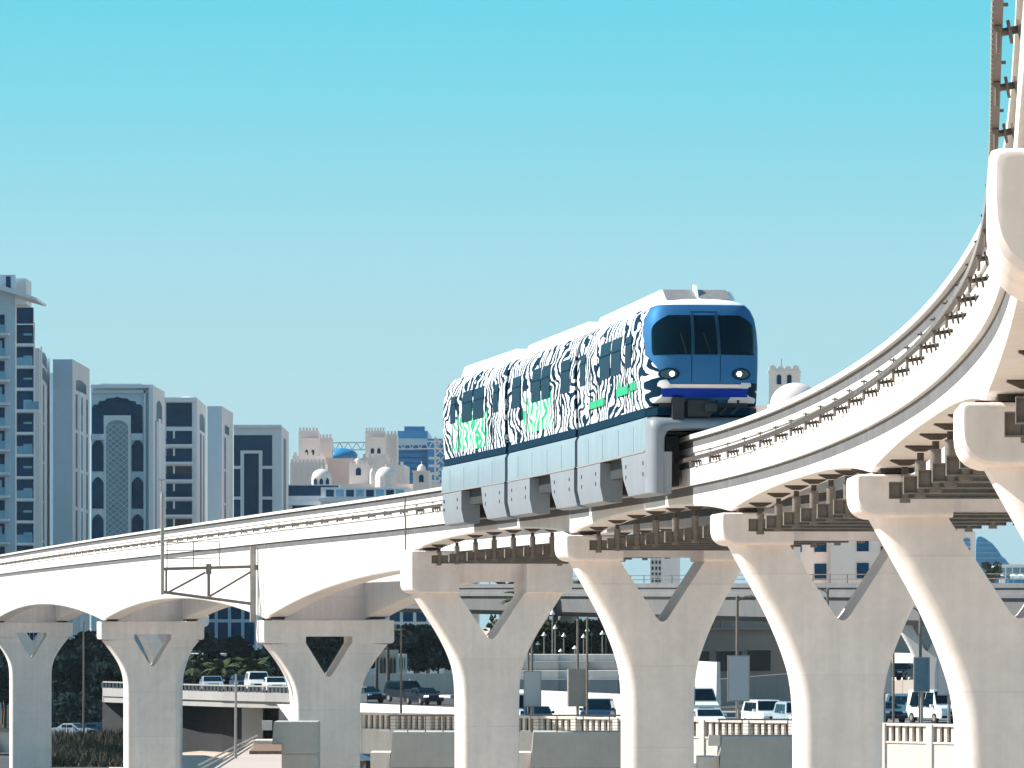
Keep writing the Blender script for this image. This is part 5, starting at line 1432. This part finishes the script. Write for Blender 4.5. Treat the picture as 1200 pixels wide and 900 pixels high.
# --- tower 8: 274-338
Y = 1010
t8 = Bld('apartment_tower', 'rightmost tower of the row with a pale square arch over dark blue glass', (274, Y), (330, Y), (338.5, Y + 34), Zp(499, Y), m='bwhite', group=GRP)
def f8(px): return (px - 274) / 56
t8.box('front', 0, 1, Zp(501.5, Y), Zp(498, Y), .02, .9, 'bwhite', 'cornice')
t8.box('front', f8(274), f8(319), 0, Zp(510, Y), .02, .12, 'bglass', 'window')
for u0, u1, z0, z1 in ((282, 286, 0, Zp(528, Y)), (303.5, 307.5, 0, Zp(528, Y))): t8.box('front', f8(u0), f8(u1), z0, z1, .13, .7, 'bwhite', 'arch_frame')
t8.box('front', f8(286.02), f8(303.48), Zp(531.5, Y), Zp(528, Y), .13, .69, 'bwhite', 'arch_frame')
for k in range(3):
    for u0, u1 in ((274, 281.9), (307.6, 319)): t8.box('front', f8(u0), f8(u1), Zp(549.5 + 36 * k, Y), Zp(546 + 36 * k, Y), .13, .5, 'bwhite', 'spandrel')
t8.box('side', .25, .6, 0, Zp(511, Y), .02, .12, 'bglass', 'window')
q = MB(); c_ = at(292, 497, Y) - t8.o; q.box(c_.x - 3, c_.x + 3, 3, 8, c_.z - .6, c_.z + .3); q.build('roof_plant', M['bwall'], t8.t)
# --- dark glass building seen below the beam between piers 2 and 3, and others
for (p0, p1, py0, Y, lab) in ((238, 303, 705, 640, 'dark blue glass office block seen under the deep arch'), (30, 52, 735, 700, 'dark low block left between the piers'), (455, 520, 700, 690, 'blue glass low block right of the third pier')):
    bb_ = Bld('low_building', lab, (p0, Y), (p1 - 3, Y), (p1, Y + 15), Zp(py0, Y) + 2, m='bwall', mside='bwall')
    n = 4
    for j in range(n):
        for k in range(3): bb_.box('front', j / n + .03, (j + 1) / n - .03, Zp(765, Y) + 3.2 * k + 1, Zp(765, Y) + 3.2 * k + 3.8, .02, .1, 'bglass', 'window')
wb = Bld('low_building', 'low white building with slim openings behind the palms on the left', (195, 560), (262, 560), (266, 572), Zp(766, 560), m='pconc', mside='pconc')
for k in range(9): wb.box('front', .05 + .105 * k, .11 + .105 * k, 4.5, Zp(771, 560), .02, .12, 'darkwin', 'window')
bs = Bld('low_building', 'long low block with a blue glass band behind the small trees', (585, 600), (760, 600), (762, 620), ZZ(707, 600), m='bwall', mside='bwall')
for k in range(12): bs.box('front', .01 + .0825 * k, .08 + .0825 * k, ZZ(722, 600), ZZ(711, 600), .02, .12, 'bglass', 'window')
# --- columned pavilion 440-477
Y = 520
pv = Bld('pavilion', 'small white pavilion with a row of slim arched openings', (443, Y), (466, Y), (477, Y + 10), Zp(767, Y), m='pconc', mside='pconc', z0=PZ, cat='pavilion')
pv.box('front', -.04, 1.04, Zp(767.5, Y) - 0, Zp(761.5, Y), -.2, .5, 'pconc', 'cornice')
for k in range(5): pv.shape('front', [(u, z) for u, z in ogee(.10 + .17 * k, .22 + .17 * k, PZ + .6, Zp(770, Y), .15)], .02, .1, 'darkwin')
for k in range(3): pv.shape('side', ogee(.15 + .25 * k, .3 + .25 * k, PZ + .6, Zp(770, Y), .15), .02, .1, 'darkwin')
wallthing('white_wall', 'long low pale wall in front of the columned pavilion', 'wall', [(XX(425, 500), 500), (XX(535, 500), 500)], PZ - .1, 6.4, .4, M['pconc'])
# --- beige parking building 800-925
Y = 455
bk = Bld('car_park_building', 'beige two-storey building with dark rectangular openings behind the middle piers', (780, Y), (935, Y), (936, Y + 30), Zp(712, Y), m='tan', mside='tan', z0=PZ)
def fk(px): return (px - 780) / 155
bk.box('front', 0, 1, Zp(737.5, Y), Zp(736, Y), .02, .4, 'beige', 'string_course')
for x0, x1, y0, y1 in ((811, 835, 725, 737), (806, 831, 763, 786), (840, 869, 763, 786), (876, 903, 762, 786)):
    o = bk.box('front', fk(x0) , fk(x1), Zp(y1, Y), Zp(y0, Y), .02, .08, 'darkwin', 'opening')
    bk.box('front', fk(x0 - 1.2), fk(x1 + 1.2), Zp(y0, Y), Zp(y0 - 1.2, Y), .02, .3, 'beige', 'lintel')
for x0 in (847,): bk.box('front', fk(x0 - 2), fk(x0), Zp(737, Y), Zp(712, Y), .02, .35, 'tan', 'pilaster')
# --- pinkish building right 1035-1135 with arch door
Y = 445
pk = Bld('pink_building', 'plain pinkish building with one small window and a tall arched doorway', (1025, Y), (1200, Y), (1201, Y + 30), Zp(704, Y), m='beige', mside='beige', z0=PZ)
def fp(px): return (px - 1025) / 175
pk.shape('front', [(fp(1036), PZ), (fp(1046), PZ), (fp(1046), Zp(735, Y)), (fp(1044.5), Zp(729, Y)), (fp(1041), Zp(723, Y)), (fp(1037.5), Zp(729, Y)), (fp(1036), Zp(735, Y))], .02, .1, 'darkwin', 'doorway')
o = pk.box('front', fp(1054.5), fp(1067), Zp(731, Y), Zp(720.5, Y), .02, .2, 'pconc', 'window_frame'); pk.box('front', fp(1056.5), fp(1065), Zp(729, Y), Zp(722.5, Y), .21, .24, 'bglass', 'window', o)
pk.box('front', 0, 1, Zp(767.5, Y), Zp(766, Y), .02, .3, 'tan', 'string_course')
# --- white apartment building behind viaduct (915-1035, 618-690)
Y = 660
wa = Bld('white_building', 'pinkish white block with square blue windows seen through the pier right of the train', (885, Y), (973, Y), (974, Y + 12), Zp(600, Y), m='sand', mside='sand', z0=0)
wa2 = Bld('white_building', 'paler block stepping forward to the right of the pinkish white one', (973, Y - 6), (1075, Y - 6), (1076, Y + 12), Zp(600, Y), m='sand', mside='sand', z0=0)
for bb_, lst, x0_, wd_ in ((wa, (925.5, 954.5, 897), 885, 88), (wa2, (1004, 1032, 1056), 973, 102)):
    for xx in lst:
        for y0 in (603, 628, 660.5, 690):
            o = bb_.box('front', (xx - x0_) / wd_, (xx + 14 - x0_) / wd_, Zp(y0 + 19, Y), Zp(y0, Y), .02, .12, 'bglass', 'window')
            bb_.box('front', (xx - .6 - x0_) / wd_, (xx + 14.6 - x0_) / wd_, Zp(y0 + 20, Y), Zp(y0 + 19, Y), .02, .3, 'sandl', 'sill', o)
Y = 900
pt_ = Bld('white_building', 'small pinkish block with tiny windows right of the sky gap under the train', (762, Y), (776, Y), (797, Y + 20), Zp(640, Y), m='sand', mside='bside')
for r_ in range(5):
    for k in range(3): pt_.box('front', .12 + .3 * k, .28 + .3 * k, Zp(654 + 7 * r_, Y), Zp(650 + 7 * r_, Y), .02, .1, 'bglass', 'window')
# --- wind tower and dome right behind the train (890-960)
Y = 620
wt = Bld('wind_tower', 'sandstone wind tower with scalloped parapet just right of the train nose', (901, Y), (937, Y), (938, Y + 5), Zp(436, Y), m='sand', mside='sand', cat='tower')
wt.box('front', -.04, 1.04, Zp(437.5, Y), Zp(434.5, Y), -.2, .4, 'sand', 'cornice')
for x in (913, 925): wt.shape('front', ogee((x - 2.6 - 901) / 36, (x + 2.6 - 901) / 36, Zp(450.5, Y), Zp(439, Y), .15), .02, .08, 'bglass')
for k in range(4):
    x = 905.5 + 9.0 * k; wt.shape('front', [((x + 4.4 * math.cos(a) - 901) / 36, Zp(434.5 - (6.5 if k in (0, 3) else 5.5) * abs(math.sin(a))**.8, Y)) for a in [math.pi * j / 8 for j in range(9)]], -.6, .2, 'sand', 'merlon')
q = MB(); c_ = at(917, 420, Y) - wt.o; q.tube([(c_.x, 0, c_.z - 3), (c_.x, 0, c_.z + .1)], .06, 6); q.build('mast', M['galv'], wt.t)
dm = thing('dome', 'white shallow dome beside the wind tower', 'dome', at(932, 476, 600)); q = MB(); rad = 2.95 * 1.0
q.lathe((0, 0, 0), [(rad * 1.1, -12), (rad * 1.1, 0.15)] + [(rad * math.cos(a), rad * .88 * math.sin(a) + .15) for a in [math.pi / 2 * k / 10 for k in range(11)]], 40); q.build('dome_shell', M['sandl'], dm, smooth=40)
q = MB(); q.box(-5, 5, 3.2, 7, -8, 0.2); q.build('base', M['sand'], dm)
q = MB(); q.box(-4.4, 3.2, 1.5, 3.19, -8, -.7); q.build('base', M['sand'], dm)
# ---------------- arabesque complex (340-515, 503-600)
Y = 900
GP = 'sandstone buildings with domes behind the track'
def crenel(bld, side='front', n=9, h=.6, w_=.6):
    for k in range(n): bld.box(side, (k + .5 - w_ / 2) / n, (k + .5 + w_ / 2) / n, bld.zt, bld.zt + h, -.9, .0, 'sand', 'merlon')
def sb(label, p0, p1, pr, py, Yk, cren=0, z0=0.0, name='sandstone_block', m='sand'):
    o = Bld(name, label, (p0, Yk), (p1, Yk), (pr, Yk + 12), Zp(py, Yk), m=m, mside='sand', z0=z0, group=GP)
    if cren: crenel(o, n=cren)
    return o
T1 = sb('left sandstone tower with twin small windows', 350, 373, 375, 505, 930, 6)
for x in (376 / 1 * 0 + 357.5, 365): T1.shape('front', ogee((x - 350) / 23, (x + 3.6 - 350) / 23, Zp(533, 930), Zp(527, 930), .35), .02, .1, 'bglass')
T1.box('front', -.03, 1.03, Zp(514, 930), Zp(513, 930), .02, .4, 'sandl', 'band')
sb('shorter tower against the left sandstone tower', 373, 389, 390.5, 513, 945, 4)
sb('stepped wall below the left sandstone tower', 343, 379, 382, 534, 925, 6)
W1 = sb('long wall below the left towers with faint niches', 340, 381, 384, 542, 915, 9)
for k in range(4): W1.box('front', .18 + .17 * k, .28 + .17 * k, Zp(563, 915), Zp(550, 915), .02, .1, 'sandl', 'niche')
T2 = sb('taller middle sandstone tower with twin small windows', 428, 451, 453, 505, 920, 7)
for x in (434.5, 442): T2.shape('front', ogee((x - 428) / 23, (x + 4 - 428) / 23, Zp(531.5, 920), Zp(525, 920), .35), .02, .1, 'bglass')
T2.box('front', -.03, 1.03, Zp(513, 920), Zp(512, 920), .02, .4, 'sandl', 'band')
sb('shorter tower right of the middle sandstone tower', 453, 465, 467, 509, 935, 3)
sb('wall stepping down right of the middle tower', 424, 457, 460, 536, 915, 5)
sb('broad wall left of the middle tower', 383, 430, 432, 537, 940, 0)
MD = sb('lower terrace wall right of the middle tower', 450, 474, 480, 545, 912, 4)
K1 = sb('small kiosk with one arched window in the middle of the complex', 409, 431, 434, 544, 895, 5)
K1.shape('front', ogee((417 - 409) / 22, (423 - 409) / 22, Zp(557, 895), Zp(548, 895), .3), .02, .1, 'bglass')
K2 = sb('small domed kiosk with one arched window, rightmost', 484, 503, 506, 553, 890, 0)
K2.shape('front', ogee((491 - 484) / 19, (496.5 - 484) / 19, Zp(565, 890), Zp(556, 890), .3), .02, .1, 'bglass')
K2.box('front', -.05, 1.05, Zp(553.5, 890), Zp(551.5, 890), -.2, .4, 'sand', 'cornice')
sb('long low sandstone wall along the front of the complex', 383, 442, 444, 567, 888, 0)
sb('low sandstone wall right of the front dome', 440, 486, 488, 567, 893, 0)
sb('low wall behind the rightmost kiosk', 500, 560, 562, 566, 905, 0)
def dome(px, py_top, py_base, halfpx, Yk, label, m='sandl', drum=None, windows=0, nm='dome'):
    c = at(px, py_base, Yk); r_ = halfpx * Yk / F; h = (py_base - py_top) * Yk / F
    t = thing(nm, label, 'dome', c, 0, 'domes of the sandstone buildings')
    q = MB(); q.lathe((0, 0, 0), [(r_ * math.cos(a), h * math.sin(a)) for a in [math.pi / 2 * k / 10 for k in range(11)]], 32); q.tube([(0, 0, h - .05), (0, 0, h + .5)], .07, 6); q.build('dome_shell', M[m], t, smooth=40)
    dh = (drum or 3) * Yk / F
    q = MB(); q.lathe((0, 0, -dh), [(r_ * 1.04, -14), (r_ * 1.04, dh - .02), (r_ * .9, dh)], 12); q.build('drum', M['sand' if m == 'sandl' else m], t)
    for k in range(windows):
        a = -math.pi / 2 + (k - (windows - 1) / 2) * .62
        q = MB(); w_ = r_ * .17; cx, cy = r_ * 1.03 * math.cos(a), r_ * 1.03 * math.sin(a); tx, ty = -math.sin(a), math.cos(a); nx_, ny_ = math.cos(a), math.sin(a)
        pts = [(-w_, -dh), (w_, -dh), (w_, -dh * .45), (0, -dh * .15), (-w_, -dh * .45)]
        q.prism([(cx + tx * u + nx_ * -.2, cy + ty * u + ny_ * -.2, z) for u, z in pts], (nx_ * .35, ny_ * .35, 0)); q.build('window', M['bglass'], t)
    return t
dome(377, 549.5, 559, 11.5, 885, 'cream dome on an arched drum at the left of the complex', drum=9, windows=3)
dome(419.5, 537, 543.5, 5, 897, 'small cream dome on top of the kiosk')
dome(452, 547, 559, 12, 885, 'cream dome right of the kiosk', drum=8)
dome(494, 544, 551, 5.2, 891, 'small cream dome on the rightmost kiosk')
dome(436.5, 549, 555, 3.2, 889, 'tiny cream dome just right of the kiosk')
dome(401, 525, 535, 18.5, 960, 'wide sky blue glass dome between the two towers', m='bluegl')
# blue strips and white slabs in front
lb = Bld('low_building', 'low building with a dark blue glass strip below the left dome', (338, 870), (398, 870), (400, 880), Zp(568, 870), m='bwhite', mside='bside')
lb.box('front', .0, .98, Zp(581, 870), Zp(569, 870), .02, .1, 'bglass', 'window'); lb.box('front', 0, 1, Zp(592, 870), Zp(587, 870), .02, 1.0, 'bwhite', 'canopy'); lb.box('front', .08, .85, Zp(598, 870), Zp(592.5, 870), .02, .1, 'bglass', 'window')
lb2 = Bld('low_building', 'white low building with glass balustrades in front of the sandstone walls', (376, 860), (478, 860), (482, 872), Zp(571, 860), m='bwhite', mside='bwhite')
for k in range(8): lb2.box('front', .06 + .115 * k, .15 + .115 * k, Zp(582, 860), Zp(574, 860), .02, .1, 'bglass2' if k % 2 else 'bglass', 'window')
lb2.box('front', -.02, 1.02, Zp(588, 860), Zp(584, 860), .02, 1.4, 'bwhite', 'canopy')
# blue glass tower behind (465-515)
bt_ = Bld('glass_tower', 'sky blue glass tower under construction behind the complex', (466, 1300), (501, 1300), (506, 1340), Zp(505, 1300), m='bluegl', mside='bluegl')
bt_.box('front', 0.22, .9, Zp(505, 1300), Zp(505, 1300) + 1.2, -8, -1, 'bluegl', 'roof_plant')
b2 = Bld('glass_tower', 'lower blue glass slab right of the glass tower', (501, 1290), (530, 1290), (533, 1320), Zp(514, 1290), m='bluegl', mside='bluegl')
for k in range(4): b2.box('front', .05, .5, Zp(538.5 + 9 * k, 1290), Zp(535.5 + 9 * k, 1290), .02, .6, 'bwhite', 'balcony')
for k in range(7): bt_.box('front', .02, .98, Zp(530 + 6.5 * k, 1300), Zp(529.4 + 6.5 * k, 1300), .02, .25, 'bglass', 'floor_band')
bt_.box('front', -.3, 1.0, Zp(522, 1300), Zp(514, 1300), .5, 2.0, 'bwhite', 'scaffold_band')
ck = thing('tower_crane', 'pale lattice tower crane beside the glass tower', 'crane', at(515, 572, 1200)); co = Vector(ck.location)
q = MB(); m_ = at(516, 512, 1200) - co; q2 = at(516, 610, 1200) - co
for sx in (-1.2, 1.2):
    for sy in (-1.2, 1.2): q.bar((q2.x + sx, sy, q2.z), (m_.x + sx, sy, m_.z), .35)
nn = 9
for k in range(nn):
    za = q2.z + (m_.z - q2.z) * k / nn; zb = q2.z + (m_.z - q2.z) * (k + 1) / nn
    q.bar((m_.x - 1.2, -1.2, za), (m_.x + 1.2, -1.2, zb), .25); q.bar((m_.x - 1.2, 1.2, zb), (m_.x + 1.2, 1.2, za), .25); q.bar((m_.x - 1.2, -1.2, za), (m_.x - 1.2, 1.2, zb), .25)
q.build('mast', M['sand'], ck)
q = MB(); j0 = at(388, 519, 1200) - co; j1 = at(517, 517, 1200) - co; L_ = (j1 - j0).length; n = 26
q.bar(j0, j1, .28); q.bar(j0 + Vector((0, 0, -1.7)), j1 + Vector((0, 0, -1.7)), .28)
for k in range(n):
    a_ = j0.lerp(j1, k / n); b_ = j0.lerp(j1, (k + 1) / n); dz = Vector((0, 0, -1.7))
    q.bar(a_ + (dz if k % 2 else Vector()), b_ + (Vector() if k % 2 else dz), .2)
q.build('jib', M['bwhite'], ck)
# ---------------- far right skyline (1120-1200, 608-690)
Y = 1500
ft = Bld('minaret_tower', 'slender cream tower with arched blue windows at far right', (1126, Y), (1140, Y), (1143, Y + 10), Zp(622, Y), m='sandl', mside='sandl', cat='tower')
ft.box('front', .12, .88, Zp(622, Y), Zp(612, Y), -4, -.3, 'sandl', 'upper_stage')
for k in range(3): ft.shape('front', ogee(.22, .78, Zp(635 + 5.2 * k, Y), Zp(630.5 + 5.2 * k, Y), .35), .02, .3, 'bluegl')
ft.shape('front', ogee(.4, .6, Zp(650, Y), Zp(645, Y), .35), .02, .3, 'bluegl')
ft.box('front', -.06, 1.06, Zp(625, Y), Zp(623.5, Y), -.2, .6, 'sandl', 'cornice')
# curved sail-like glass building
sl = thing('curved_glass_building', 'blue glass building with a curved sail-like outline at far right', 'building', at(1163, 700, 1700)); so_ = Vector(sl.location)
def SP(px, py): return at(px, py, 1700) - so_
prof_ = [(1147, 735), (1145, 690), (1143.5, 650), (1144, 634), (1146, 629)] 
top_ = [(1150, 628.5), (1156, 632), (1163, 637), (1169, 644), (1174, 652), (1178, 655), (1182, 660), (1184, 675), (1185, 735)]
q = MB(); q.prism([SP(*p) for p in prof_ + top_], (0, 30, 0)); q.build('shell', M['bluegl'], sl)
q = MB()
for k in range(13):
    y = 636 + 6 * k; q.bar(SP(1144, y) + Vector((0, -.3, 0)), SP(min(1184, 1160 + max(0, (y - 636)) * .95), y) + Vector((0, -.3, 0)), .5, .35)
tag(q.build('floor_bands', M['bglass2'], sl), kind='stuff')
ps = thing('beach_pavilion', 'flat-roofed white pavilion with parasols at far right beyond the viaduct', 'pavilion', at(1185, 694, 900)); po = Vector(ps.location)
def PP(px, py, dy=0): v = at(px, py, 900) - po; v.y += dy; return v
def pbox(name, x0, x1, y0, y1, dy0, dy1, m): q = MB(); a_ = PP(x0, y1); b_ = PP(x1, y0); q.box(a_.x, b_.x, dy0, dy1, a_.z, b_.z); return q.build(name, M[m], ps)
pbox('roof', 1166, 1212, 661.5, 665, -1.5, 8, 'bwhite'); pbox('glazing', 1176, 1212, 665.2, 673, 2, 6, 'bglass2'); pbox('terrace', 1163, 1212, 686, 694, -3, 9, 'pconc'); pbox('pool_screen', 1181, 1212, 679, 685.8, -1, 0, 'bluegl'); pbox('white_block', 1169, 1176, 679, 690, -3.5, -3.1, 'white')
for x in (1178, 1186, 1195): pbox('column', x, x + 1, 665.2, 679, 0, .2, 'bwhite')
for i_, x in enumerate((1172, 1188, 1197)):
    t = thing('parasol', ['white parasol left of the pavilion columns', 'white parasol in the middle of the pavilion terrace', 'white parasol at the picture edge'][i_], 'parasol', at(x, 684, 892)); q = MB(); q.lathe((0, 0, 1.5), [(.85, -.15), (.02, .35)], 10); q.build('canopy', M['white'], t); q = MB(); q.tube([(0, 0, -.3), (0, 0, 1.6)], .04, 6); q.build('pole', M['galv'], t)
plant(TL[0], 'small_tree', 'dusty rounded tree left of the pavilion at far right', (XX(1164, 880), 880, ZZ(692, 880)), .9, None)
ps2 = MB(); ps2.box(XX(1120, 905), XX(1300, 905), 900, 960, 0, ZZ(693.9, 905)); tag(ps2.build('far_embankment', M['concrete']), kind='structure')

# ------------------------------------------------------------ haze
hz = MB(); hz.box(-1500, 1500, -40, 2600, -1.0, 110)
hm = bpy.data.materials.new('haze'); hm.use_nodes = True
hn = hm.node_tree.nodes; hl_ = hm.node_tree.links
hn.remove(hn['Principled BSDF'])
pv_ = hn.new('ShaderNodeVolumePrincipled'); pv_.inputs['Density'].default_value = 0.000038; pv_.inputs['Color'].default_value = (0.80, 0.92, 1.0, 1); pv_.inputs['Anisotropy'].default_value = 0.2
hl_.new(pv_.outputs[0], [n for n in hn if n.type == 'OUTPUT_MATERIAL'][0].inputs['Volume'])
tag(hz.build('haze', hm), kind='stuff')
